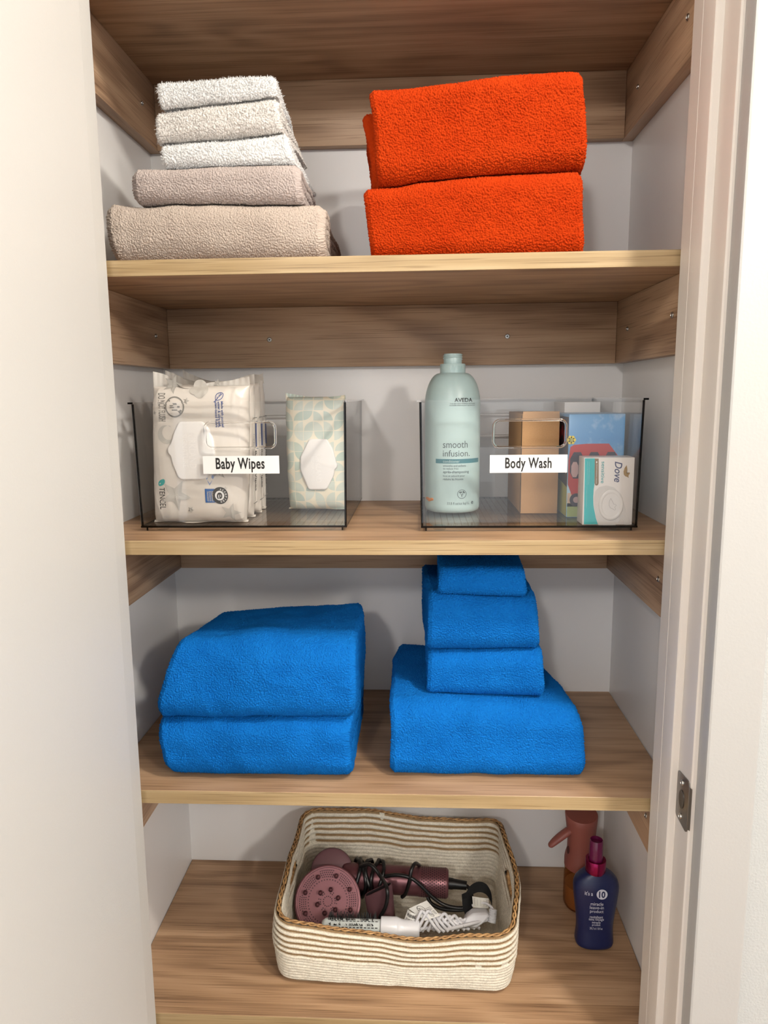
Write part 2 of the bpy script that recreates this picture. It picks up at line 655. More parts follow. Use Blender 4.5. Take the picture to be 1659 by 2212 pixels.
# strike plate let into the right jamb
sp = thing('strike_plate', 'satin metal latch strike plate on the white right door jamb', 'strike plate', (0.3462, -0.092, 0.372))
XJ = 0.3462 + LR * (0.375 - 0.6)
pl = MB()
oy0, oy1 = -0.0735, -0.1110
outl = []
for (cy, cz, a0) in ((oy0 - .004, .409 - .004, 0), (oy1 + .006, .412 - .006, 90), (oy1 + .006, .346 + .006, 180), (oy0 - .004, .349 + .004, 270)):
    rr = .006 if abs(cy - oy1) < .01 else .004
    for k in range(6):
        a = math.radians(a0 + 18 * k)
        outl.append((cy + rr * math.cos(a), cz + rr * math.sin(a)))
pl.prism(outl, lambda a, b: (XJ - 0.0012, a, b), lambda a, b: (XJ + 0.0002, a, b))
pl.add([(XJ - .0012, oy1 + .002, .352), (XJ - .0012, oy1 + .002, .406), (XJ + .0012, oy1 - .0040, .406), (XJ + .0012, oy1 - .0040, .352)], [(0, 1, 2, 3)])
pl.build('plate', M_STRIKE, sp)
dm = MB()
M = Matrix.Translation((XJ - .0012, -0.0905, .379)) @ Vector((-1, 0, 0)).to_track_quat('Z', 'Y').to_matrix().to_4x4()
dm.lathe([(.0078, 0.0), (.0078, .0006), (.0068, .0005), (.0, .00045)], 0, 0, 28, 0, sy=1.5, M=M)
dm.build('latch_dimple', plain('latch_recess', '#5f5d5a', 0.35, 1.0), sp)
for z in (.4005, .3565):
    screw(sp, (XJ - .0012, -0.0905, z), (-1, 0, 0), 0.0036)


# ------------------------------------------------------------------ towels
def rrect(D, H, rf, rb, ds_fine, ds_coarse):
    """rounded outline (depth p from the front, height q), fine at front and top; returns points, arc lengths, fine flags"""
    pts = []
    rf, rb = min(rf, H * 0.499, D * 0.45), min(rb, H * 0.499, D * 0.45)

    def seg(a, b, ds):
        n = max(2, int(round(math.dist(a, b) / ds)))
        for k in range(n):
            pts.append((a[0] + (b[0] - a[0]) * k / n, a[1] + (b[1] - a[1]) * k / n))

    def arc(c, r, a0, a1, ds):
        n = max(3, int(round(r * abs(a1 - a0) / ds)))
        for k in range(n):
            a = a0 + (a1 - a0) * k / n
            pts.append((c[0] + r * math.cos(a), c[1] + r * math.sin(a)))
    arc((rf, rf), rf, 1.5 * PI, PI, ds_fine)
    seg((0, rf), (0, H - rf), ds_fine)
    arc((rf, H - rf), rf, PI, 0.5 * PI, ds_fine)
    seg((rf, H), (D - rb, H), ds_fine * 1.4)
    arc((D - rb, H - rb), rb, 0.5 * PI, 0, ds_coarse)
    seg((D, H - rb), (D, rb), ds_coarse)
    arc((D - rb, rb), rb, 0, -0.5 * PI, ds_coarse)
    seg((D - rb, 0), (rf, 0), ds_coarse)
    return np.array(pts)


HM = {}


def hm_get(key, P):
    if key not in HM:
        return None
    g = HM[key]
    i = np.clip(((P[..., 0] + .45) / .0025).astype(int), 1, g.shape[0] - 2)
    j = np.clip((P[..., 1] / .0025 + 20).astype(int), 1, g.shape[1] - 2)
    return np.maximum.reduce([g[i + a, j + b] for a in (-1, 0, 1) for b in (-1, 0, 1)])


def hm_put(key, V, ground):
    g = HM.setdefault(key, np.full((400, 220), ground))
    i = np.clip(((V[:, 0] + .45) / .0025).astype(int), 0, 399)
    j = np.clip((V[:, 1] / .0025 + 20).astype(int), 0, 219)
    np.maximum.at(g, (i, j), V[:, 2])


def towel(name, mat, FBL, FBR, FTL, FTR, BBL, BBR, BTL, BTR, parent=None, loc=None, seed=1, layer=0.011, cell=0.0018, amp=0.0021,
          sag=0.003, rf=0.6, tuft=0, tuft_len=0.003, ds=0.00066, crease=0.0, stack=None, ground=0.0, endr=0.008):
    rng = np.random.default_rng(seed)
    C = [np.array(c, float) for c in (FBL, FBR, FTL, FTR, BBL, BBR, BTL, BTR)]
    W = (np.linalg.norm(C[1] - C[0]) + np.linalg.norm(C[3] - C[2])) / 2
    H = (np.linalg.norm(C[2] - C[0]) + np.linalg.norm(C[3] - C[1])) / 2
    D = (np.linalg.norm(C[4] - C[0]) + np.linalg.norm(C[5] - C[1])) / 2
    RF = rf * H / 2
    RB = 0.35 * H / 2
    base = rrect(D, H, RF, RB, ds, ds * 3)
    ns = len(base)
    nxt = np.roll(base, -1, 0)
    arc = np.concatenate([[0], np.cumsum(np.linalg.norm(nxt - base, axis=1))[:-1]])
    ctr = np.array([D / 2, H / 2])

    def inset(i):
        s = np.array([(D - 2 * i) / D, max(H - 2 * i, 0.0004) / H])
        return ctr + (base - ctr) * s
    rows = []          # (x position 0..W, outline, row arc length)
    nin = max(6, int((H / 2 - 0.001) / (ds * 1.6)))
    ins = np.linspace(H / 2 - 0.0006, endr * 0.5, nin)
    for i in ins:      # left end, from the middle outwards: folded layers show as nested grooves
        g = 0.0032 * (1 - abs(math.sin(PI * i / layer))) ** 1.5
        rows.append((0.0005 + g + 0.004 * (1 - endr * 0.5 / max(i, 1e-6)) * 0.3, inset(i)))
    nr = 7
    for k in range(1, nr):
        a = 0.5 * PI * k / nr
        rows.append((endr * (1 - math.sin(a)) * 0.75 + 0.0, inset(endr * 0.5 * (1 - math.sin(a)))))
    rows_end = list(rows)
    # order so that x grows: caps first then body
    caps = [(x, o) for x, o in rows_end[:nin]] + [(endr * 0.75 * math.sin(0.5 * PI * k / nr), inset(endr * 0.5 * (1 - math.sin(0.5 * PI * k / nr)))) for k in range(1, nr)]
    nb = int((W - 2 * endr) / ds)
    body = [(endr * 0.75 + (W - 1.5 * endr) * k / nb, base) for k in range(nb + 1)]
    allr = caps + body + [(W - x, o) for x, o in caps[::-1]]
    X = np.array([r[0] for r in allr])
    S = np.stack([r[1] for r in allr])          # R, ns, 2
    a = np.broadcast_to((X / W)[:, None], S.shape[:2])
    p, q = S[..., 0] / D, S[..., 1] / H
    P = 0
    for wgt, c in zip([(1 - a) * (1 - p) * (1 - q), a * (1 - p) * (1 - q), (1 - a) * (1 - p) * q, a * (1 - p) * q,
                       (1 - a) * p * (1 - q), a * p * (1 - q), (1 - a) * p * q, a * p * q], C):
        P = P + wgt[..., None] * c
    # soft sag and puckers
    big = np.stack([vnoise(P, 13, seed), vnoise(P, 11, seed + 3), vnoise(P, 15, seed + 7)], -1)
    mid = np.stack([vnoise(P, 38, seed + 11), vnoise(P, 38, seed + 13), vnoise(P, 38, seed + 17)], -1)
    wq = np.clip(q * 1.2, 0.1, 1)[..., None]
    P = P + big * sag * np.array([1.3, 1.2, 0.9]) * wq + mid * sag * 0.28 * np.array([1, 1.2, 0.8])
    if crease:
        P[..., 1] += crease * (np.abs(vnoise(P * np.array([1, .3, 1]), 24, seed + 31)) ** 0.7 - 0.3) * (1 - p)

    def normals(P):
        du = np.gradient(P, axis=0)
        dv = np.roll(P, -1, 1) - np.roll(P, 1, 1)
        N = np.cross(du, dv)
        N /= np.linalg.norm(N, axis=-1, keepdims=True) + 1e-12
        return N
    N = normals(P)
    cen = P.reshape(-1, 3).mean(0)
    mbody = slice(len(caps), len(caps) + nb)
    if ((P - cen)[mbody] * N[mbody]).sum() < 0:
        N = -N
        flip = True
    else:
        flip = False
    rowd = np.linalg.norm(np.diff(P, axis=0), axis=-1).mean(1)
    rl = np.concatenate([[0], np.cumsum(rowd)])
    A = np.broadcast_to(rl[:, None], a.shape) / cell
    B = np.broadcast_to(arc[None, :], a.shape) / cell
    wx = vnoise(P, 160, seed + 41) * 0.7
    wz = vnoise(P, 150, seed + 43) * 0.7
    worm = vnoise(P, 70, seed + 47)
    d = cells(A * (1.0 + 0.0 * worm) + wx, B * 0.85 + wz, seed)
    hgt = np.clip(1.05 - d * 1.5, -0.1, .8) + 0.30 * vnoise(P, 900, seed + 51)
    P = P + N * (amp * hgt)[..., None]
    if stack:
        HM.setdefault(stack, np.full((400, 220), ground))
        low = hm_get(stack, P) + .0007
        topz = P[..., 2].max()
        lift = np.clip(low - P[..., 2], 0, None) * np.clip((.62 - q) / .2, 0, 1)
        P[..., 2] = np.where(q < .62, np.maximum(P[..., 2], np.minimum(low, P[..., 2] + np.where(q < .42, 1.0, lift))), P[..., 2])
    R = P.shape[0]
    verts = P.reshape(-1, 3)
    i = np.arange(R - 1)[:, None] * ns
    j = np.arange(ns)[None, :]
    j2 = (j + 1) % ns
    quad = np.stack([i + j, i + j2, i + ns + j2, i + ns + j], -1).reshape(-1, 4)
    # winding so that faces point outwards
    quad = quad[:, ::-1] if not flip else quad
    nv = len(verts)
    tris_v, tris_f = [], []
    if tuft:
        okrow = rng.integers(1, R - 1, tuft)
        okc = rng.integers(0, int(ns * 0.86), tuft)
        b = P[okrow, okc]
        n = N[okrow, okc]
        t = rng.normal(size=(tuft, 3))
        t -= (t * n).sum(1, keepdims=True) * n
        t /= np.linalg.norm(t, axis=1, keepdims=True)
        bend = rng.normal(size=(tuft, 3)) * 0.55
        ln = (tuft_len * rng.uniform(0.5, 1.15, tuft))[:, None]
        wd = cell * 0.10
        m1 = b + n * ln * 0.55 + bend * ln * 0.22
        m2 = b + n * ln * 0.9 + bend * ln * 0.6 + np.array([0, 0, -0.25]) * ln
        bb = b - n * 0.0006
        V = np.stack([bb - t * wd, bb + t * wd, m1 - t * wd, m1 + t * wd, m2], 1).reshape(-1, 3)
        k = nv + np.arange(tuft)[:, None] * 5
        q4 = np.concatenate([k, k + 1, k + 3, k + 2], 1)
        t3 = np.concatenate([k + 2, k + 3, k + 4], 1)
        if stack:
            V[:, 2] = np.maximum(V[:, 2], hm_get(stack, V) + .0004)
        verts = np.concatenate([verts, V])
    else:
        q4 = np.zeros((0, 4), int)
        t3 = np.zeros((0, 3), int)
    if stack:
        hm_put(stack, verts, ground)
    loops = np.concatenate([quad.reshape(-1), q4.reshape(-1), t3.reshape(-1)])
    tot = np.concatenate([np.full(len(quad) + len(q4), 4), np.full(len(t3), 3)])
    start = np.concatenate([[0], np.cumsum(tot)[:-1]])
    me = bpy.data.meshes.new(name)
    org = origin(parent) if parent is not None else Vector(loc)
    me.vertices.add(len(verts))
    me.vertices.foreach_set('co', (verts - np.array(org)).astype(np.float32).reshape(-1))
    me.loops.add(len(loops))
    me.loops.foreach_set('vertex_index', loops.astype(np.int32))
    me.polygons.add(len(tot))
    me.polygons.foreach_set('loop_start', start.astype(np.int32))
    me.polygons.foreach_set('loop_total', tot.astype(np.int32))
    me.polygons.foreach_set('use_smooth', np.ones(len(tot), bool))
    me.update(calc_edges=True)
    me.validate()
    me.materials.append(mat)
    return link(name, me, parent, org)


def boxc(x0, x1, xt0, xt1, y0, y1, z0, zl, zr, zbl=None, zbr=None, yt=None, xb0=None, xb1=None):
    """eight corners: front-bottom x0..x1, front-top xt0..xt1, heights left/right (front zl, zr; back zbl, zbr)"""
    zbl = zl if zbl is None else zbl
    zbr = zr if zbr is None else zbr
    yt = y0 if yt is None else yt
    z0l, z0r = z0 if hasattr(z0, '__len__') else (z0, z0)
    xb0 = xt0 if xb0 is None else xb0
    xb1 = xt1 if xb1 is None else xb1
    return dict(FBL=(x0, y0, z0l), FBR=(x1, y0, z0r), FTL=(xt0, yt, zl), FTR=(xt1, yt, zr),
                BBL=(xb0, y1, z0l), BBR=(xb1, y1, z0r), BTL=(xb0, y1, zbl), BTR=(xb1, y1, zbr))


M_BEIGE = terry('beige_terry', '#ab9d92', '#baada1')
M_TAUPE = terry('taupe_terry', '#a79b95', '#b6aaa4')
M_OFFW = terry('offwhite_terry', '#d0ccc7', '#dcd8d3')
M_WHITE = terry('white_terry', '#d8d8d7', '#e2e2e1')
M_ORANGE = terry('orange_terry', '#a22c06', '#b23a0c', 0.25)
M_BLUE = terry('blue_terry', '#085ca8', '#1270c0', 0.10)

G = 'white and beige towels stacked on the upper shelf'
tag(towel('bath_towel', M_BEIGE, **boxc(-.368, -.094, -.378, -.096, .030, .27, Z1 + .001, 1.119, 1.113, 1.105, 1.09, yt=.034), loc=(-.235, .15, Z1), stack='white', ground=Z1, seed=3, layer=.013, rf=.85, sag=.0045, endr=.012, tuft=9000, tuft_len=.0014),
    'wide beige towel at the bottom of the white and beige stack', 'towel', G)
tag(towel('hand_towel', M_TAUPE, **boxc(-.340, -.120, -.340, -.124, .040, .25, (1.117, 1.111), 1.160, 1.161, 1.142, 1.134), loc=(-.23, .15, 1.117), stack='white', ground=Z1, seed=5, layer=.011, rf=.75, sag=.0035, endr=.010, tuft=7000, tuft_len=.0014),
    'taupe grey hand towel second from the bottom, under the white washcloths', 'towel', G)
tag(towel('washcloth', M_WHITE, **boxc(-.301, -.131, -.301, -.140, .048, .21, (1.161, 1.161), 1.190, 1.199, 1.172, 1.168, xb1=-.128), loc=(-.22, .13, 1.161), stack='white', ground=Z1, seed=7, layer=.008, rf=.75, sag=.0035, endr=.006, cell=.0023, amp=.0019, tuft=24000, tuft_len=.0021),
    'white washcloth lying directly on the taupe towel', 'towel', G)
tag(towel('washcloth', M_OFFW, **boxc(-.308, -.147, -.308, -.149, .046, .20, (1.190, 1.199), 1.229, 1.240, 1.205, 1.196, xb1=-.134), loc=(-.22, .13, 1.19), stack='white', ground=Z1, seed=9, layer=.008, rf=.75, sag=.0035, endr=.006, cell=.0023, amp=.0019, tuft=24000, tuft_len=.0021),
    'thick off-white washcloth in the middle of the white washcloths', 'towel', G)
tag(towel('washcloth', M_WHITE, **boxc(-.299, -.150, -.303, -.153, .045, .18, (1.230, 1.238), 1.261, 1.264, 1.230, 1.232), loc=(-.22, .13, 1.23), stack='white', ground=Z1, seed=12, layer=.008, rf=.7, sag=.0035, endr=.006, cell=.0023, amp=.0019, tuft=24000, tuft_len=.0024),
    'fluffy white washcloth on top of the white and beige stack', 'towel', G)

G = 'orange towels stacked on the upper shelf'
tag(towel('bath_towel', M_ORANGE, **boxc(-.034, .236, -.042, .231, .040, .30, Z1 + .001, 1.131, 1.148, 1.120, 1.13), loc=(.1, .17, Z1), stack='orange', ground=Z1, seed=21, layer=.012, rf=.5, sag=.004, endr=.008, cell=.0020, amp=.0024, tuft=12000, tuft_len=.0013),
    'orange bath towel at the bottom of the orange pair, on the shelf', 'towel', G)
t = thing('bath_towel', 'orange bath towel on top of the orange pair', 'towel', (.1, .17, 1.13), G)
towel('folded_front', M_ORANGE, **boxc(-.024, .235, -.034, .230, .042, .17, (1.131, 1.149), 1.250, 1.263, 1.235, 1.25), parent=t, stack='orange', ground=Z1, seed=24, layer=.014, rf=.42, sag=.004, endr=.007, cell=.0020, amp=.0024, tuft=12000, tuft_len=.0013)
towel('folded_back', M_ORANGE, **boxc(-.032, .241, -.047, .243, .085, .29, (1.136, 1.153), 1.236, 1.246, 1.225, 1.235), parent=t, seed=27, layer=.014, rf=.5, sag=.004, endr=.008, cell=.0020, amp=.0024, ds=.0014)

G = 'blue towels on the blue towel shelf'
tag(towel('bath_towel', M_BLUE, **boxc(-.335, -.072, -.352, -.071, .024, .265, Z3 + .001, .416, .419, .418, .420, xb0=-.33), loc=(-.21, .15, Z3), stack='blueL', ground=Z3, seed=31, layer=.014, rf=.8, sag=.005, endr=.010, tuft=12000, tuft_len=.0014, crease=.0022),
    'blue bath towel at the bottom of the two-towel blue pile', 'towel', G)
tag(towel('bath_towel', M_BLUE, **{**boxc(-.352, -.068, -.318, -.063, .018, .25, (.417, .420), .528, .535, .525, .532, xb0=-.300, xb1=-.066, yt=.034), 'BTL': (-.300, .205, .522), 'BBL': (-.310, .225, .417)}, loc=(-.21, .15, .417), stack='blueL', ground=Z3, seed=35, layer=.014, rf=.62, sag=.006, endr=.010, tuft=12000, tuft_len=.0014, crease=.003),
    'thick blue bath towel on top of the two-towel blue pile', 'towel', G)
tag(towel('bath_towel', M_BLUE, **boxc(-.017, .262, -.019, .257, .036, .32, Z3 + .001, .437, .428, .432, .420, xb0=-.012, xb1=.225, yt=.050), loc=(.12, .18, Z3), stack='blueR', ground=Z3, seed=41, layer=.014, rf=.6, sag=.005, endr=.009, tuft=12000, tuft_len=.0014, crease=.0022),
    'large blue bath towel under the smaller blue hand towels', 'towel', G)
tag(towel('hand_towel', M_BLUE, **boxc(.036, .208, .037, .204, .080, .28, (.431, .430), .498, .503, .490, .492), loc=(.12, .18, .431), stack='blueR', ground=Z3, seed=44, layer=.011, rf=.7, sag=.003, endr=.008, tuft=7000, tuft_len=.0014),
    'blue hand towel lying on the large blue bath towel', 'towel', G)
tag(towel('hand_towel', M_BLUE, **boxc(.037, .200, .040, .196, .080, .28, (.500, .503), .587, .581, .586, .575, xb0=.030), loc=(.12, .18, .5), stack='blueR', ground=Z3, seed=48, layer=.012, rf=.7, sag=.003, endr=.008, tuft=7000, tuft_len=.0014),
    'thicker blue hand towel just under the blue washcloth', 'towel', G)
tag(towel('washcloth', M_BLUE, **boxc(.052, .180, .056, .176, .085, .24, (.586, .582), .622, .622, .650, .650), loc=(.115, .17, .586), stack='blueR', ground=Z3, seed=52, layer=.009, rf=.7, sag=.003, endr=.007, tuft=5000, tuft_len=.0014),
    'small blue washcloth at the top, just below the bin shelf', 'towel', G)
# ------------------------------------------------------------------ clear storage bins
M_CLEAR = clear('clear_acrylic', (0.985, 0.985, 0.983, 1), 0.015)
M_CLEARFLOOR = clear('clear_acrylic_ribbed_floor', (0.97, 0.97, 0.965, 1), 0.03, 1.0, 110.0)
M_CLEARRIM = plain('clear_acrylic_rim', (0.97, 0.97, 0.965, 1), 0.03, Transmission_Weight=1.0, IOR=1.46)
M_REFRACT_DARK = clear('edge_painted_refraction', (0.16, 0.155, 0.165, 1), 0.08)  # clear plastic tinted dark to imitate refraction along its edges
M_LABEL = plain('white_vinyl_label', '#dededc', 0.45)
M_INK = plain('black_ink', '#15130f', 0.5)


def bin_panel(mb, fn, a0, a1, b0, b1, hole, mat=0):
    """pane between a0..a1 and b0..b1 with a rounded grip hole; fn(a, b, side) gives 3-D on side 0/1"""
    h0, h1, k0, k1, r = hole
    for s in (0, 1):
        A = [a0, h0, h1, a1]
        B = [b0, k0, k1, b1]
        for i in range(3):
            for j in range(3):
                if i == 1 and j == 1:
                    continue
                q = [(A[i], B[j]), (A[i + 1], B[j]), (A[i + 1], B[j + 1]), (A[i], B[j + 1])]
                mb.add([fn(x, y, s) for x, y in q], [(0, 1, 2, 3)], mat)
        for cx, cy, qx, qy, t in ((h0 + r, k0 + r, h0, k0, 180), (h1 - r, k0 + r, h1, k0, 270), (h1 - r, k1 - r, h1, k1, 0), (h0 + r, k1 - r, h0, k1, 90)):
            arc = [(cx + r * math.cos(math.radians(t + 15 * i)), cy + r * math.sin(math.radians(t + 15 * i))) for i in range(7)]
            mb.add([fn(qx, qy, s)] + [fn(x, y, s) for x, y in arc], [(0, i + 1, i + 2) for i in range(6)], mat)
    loop = []
    for cx, cy, t in ((h0 + r, k0 + r, 180), (h1 - r, k0 + r, 270), (h1 - r, k1 - r, 0), (h0 + r, k1 - r, 90)):
        loop += [(cx + r * math.cos(math.radians(t + 15 * i)), cy + r * math.sin(math.radians(t + 15 * i))) for i in range(7)]
    return loop


def make_bin(x0, x1, y0, y1, zb, zt, hole, label, text, lab, ltext):
    """x0..x1 at the rim; walls lean in slightly towards the base"""
    fl = 0.0022
    t = thing('storage_bin', ltext, 'bin', ((x0 + x1) / 2, (y0 + y1) / 2, zb), 'clear plastic bins on the bin shelf')
    z0 = zb + 0.0065
    w = 0.0024
    k = lambda z: fl * (zt - z) / (zt - z0)
    fy = lambda z: y0 + k(z)
    by = lambda z: y1 - k(z)
    lx = lambda z: x0 + k(z)
    rx = lambda z: x1 - k(z)
    mb = MB()
    fpan = lambda a, b, s: (a, fy(b) + w * s, b)
    loop = bin_panel(mb, fpan, x0 + .003, x1 - .003, z0, zt, hole)
    mb.build('front_panel', M_CLEAR, t, smooth=False, recalc=False)
    rg = MB()
    rg.tube([(a, fy(b) + w * .5, b) for a, b in loop], 0.0019, 10, closed=True)
    rg.build('grip_edge', M_CLEARRIM, t)
    mb = MB()
    bpan = lambda a, b, s: (a, by(b) - w * s, b)
    loop = bin_panel(mb, bpan, x0 + .003, x1 - .003, z0, zt, hole)
    mb.build('back_panel', M_CLEAR, t, smooth=False, recalc=False)
    rg = MB()
    rg.tube([(a, by(b) - w * .5, b) for a, b in loop], 0.0016, 10, closed=True)
    rg.build('grip_edge', M_CLEARRIM, t)
    for sgn, xx in ((1, lx), (-1, rx)):
        mb = MB()
        P = [(xx(z) + sgn * o, (fy(z) if e == 0 else by(z)) + (w if e == 0 else -w), z) for o in (0, w) for z in (z0, zt) for e in (0, 1)]
        mb.add(P, [(0, 1, 3, 2), (4, 6, 7, 5)])
        mb.build('side_panel', M_CLEAR, t, smooth=False)
    mb = MB().box(lx(z0) + .003, rx(z0) - .003, fy(z0) + .003, by(z0) - .003, z0 - .0002, z0 + .0016)
    mb.build('ribbed_floor', M_CLEARFLOOR, t, smooth=False)
    # rim lip all round
    rm = MB()
    out = [(x0 - .0035, y0 - .003), (x1 + .0035, y0 - .003), (x1 + .0035, y1 + .003), (x0 - .0035, y1 + .003)]
    inn = [(x0 + .0024, y0 + .0024), (x1 - .0024, y0 + .0024), (x1 - .0024, y1 - .0024), (x0 + .0024, y1 - .0024)]
    pts = [(*p, z) for z in (zt, zt + .0024) for p in out + inn]
    fs = []
    for i in range(4):
        i2 = (i + 1) % 4
        fs += [(i, i2, 4 + i2, 4 + i), (8 + i, 12 + i, 12 + i2, 8 + i2), (i, 8 + i, 8 + i2, i2), (4 + i, 4 + i2, 12 + i2, 12 + i)]
    rm.add(pts, fs)
    rm.build('rim', M_CLEARRIM, t, smooth=False)
    # thick moulded corners and base ring: their dark internal reflection is put into the tint
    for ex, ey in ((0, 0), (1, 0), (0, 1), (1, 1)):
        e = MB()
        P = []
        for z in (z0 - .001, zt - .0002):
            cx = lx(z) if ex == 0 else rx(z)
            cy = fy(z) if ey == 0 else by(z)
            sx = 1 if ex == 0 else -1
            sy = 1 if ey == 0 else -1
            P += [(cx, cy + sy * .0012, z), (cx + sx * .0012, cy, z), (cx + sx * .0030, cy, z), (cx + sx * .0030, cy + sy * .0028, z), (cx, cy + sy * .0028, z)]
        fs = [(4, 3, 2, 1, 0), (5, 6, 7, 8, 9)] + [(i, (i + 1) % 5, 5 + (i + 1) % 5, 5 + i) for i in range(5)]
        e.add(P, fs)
        ob = e.build('corner_edge', M_REFRACT_DARK, t, smooth=False)
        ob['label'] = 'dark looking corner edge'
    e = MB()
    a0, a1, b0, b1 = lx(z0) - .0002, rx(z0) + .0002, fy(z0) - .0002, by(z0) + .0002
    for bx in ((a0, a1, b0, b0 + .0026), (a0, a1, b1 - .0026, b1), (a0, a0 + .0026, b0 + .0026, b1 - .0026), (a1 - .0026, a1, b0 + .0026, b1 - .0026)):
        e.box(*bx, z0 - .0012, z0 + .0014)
    e.build('base_edge', M_REFRACT_DARK, t, smooth=False)
    sk = MB()
    for bx in ((a0 + .006, a1 - .006, b0 + .005, b0 + .007), (a0 + .006, a1 - .006, b1 - .007, b1 - .005), (a0 + .006, a0 + .008, b0 + .007, b1 - .007), (a1 - .008, a1 - .006, b0 + .007, b1 - .007)):
        sk.box(*bx, zb + .0004, z0 - .0012)
    sk.build('base_skirt', M_CLEARRIM, t, smooth=False)
    for fx in (a0 + .026, a1 - .026):
        for yy in (b0 + .016, b1 - .016):
            f = MB()
            f.lathe([(.0075, zb + .0003), (.0085, zb + .001), (.0085, z0 - .0004)], fx, yy, 20)
            f.build('foot', M_CLEAR, t)
    lb = MB()
    l0, l1, k0, k1 = lab
    lf = lambda a, b: (a, fy(b) - .00035, b)
    lb.box(l0, l1, fy((k0 + k1) / 2) - .00032, fy((k0 + k1) / 2) + .0002, k0, k1)
    tx0, tx1, tz0, tz1 = text
    write(lb, label, tx0, tx1, tz0, tz1, lambda a, b: (a, fy(b) - .0006, b), 1, bold=.022, space=1.06)
    o = lb.build('name_label', [M_LABEL, M_INK], t, smooth=False, recalc=False)
    o['label'] = 'white label strip reading %s' % label
    return t


def rect_on(u0, v0, u1, v1, y):
    p, q = on(u0, v1, 1, y), on(u1, v0, 1, y)
    return float(p[0]), float(q[0]), float(p[2]), float(q[2])


make_bin(-.3690, -.0730, .0640, .345, Z2, .8610, (-.2685, -.1712, .7998, .8352, .0085), 'Baby Wipes', rect_on(467, 988.5, 571, 1021, .0645),
         (-.2733, -.1668, .7643, .7890), 'clear plastic bin labelled Baby Wipes, filled with wipes packs')
make_bin(.0262, .3243, .0585, .345, Z2, .8600, (.1255, .2222, .7985, .8350, .0085), 'Body Wash', rect_on(1091, 988, 1192, 1019, .0590),
         (.1212, .2250, .7642, .7884), 'clear plastic bin labelled Body Wash, holding bottle and boxes')
ZF = Z2 + .0065 + .0017      # inside floor of the bins

# ------------------------------------------------------------------ wipes packs
M_FILM = plain('white_film_wrap', '#cdc6bd', 0.32)
M_FILMG = plain('silver_grey_print', '#b4b0a9', 0.35)
M_FILMD = plain('dark_grey_print', '#7b7872', 0.4)
M_NAVY = plain('navy_print', '#2a4480', 0.4)
M_BLUEP = plain('blue_print', '#2d5c98', 0.4)
M_TEAL = plain('teal_print', '#2a9a97', 0.4)
M_LIDW = plain('white_lid_plastic', '#e3e0dd', 0.3)
M_FILMB = plain('charcoal_print', '#2c2b2a', 0.4)


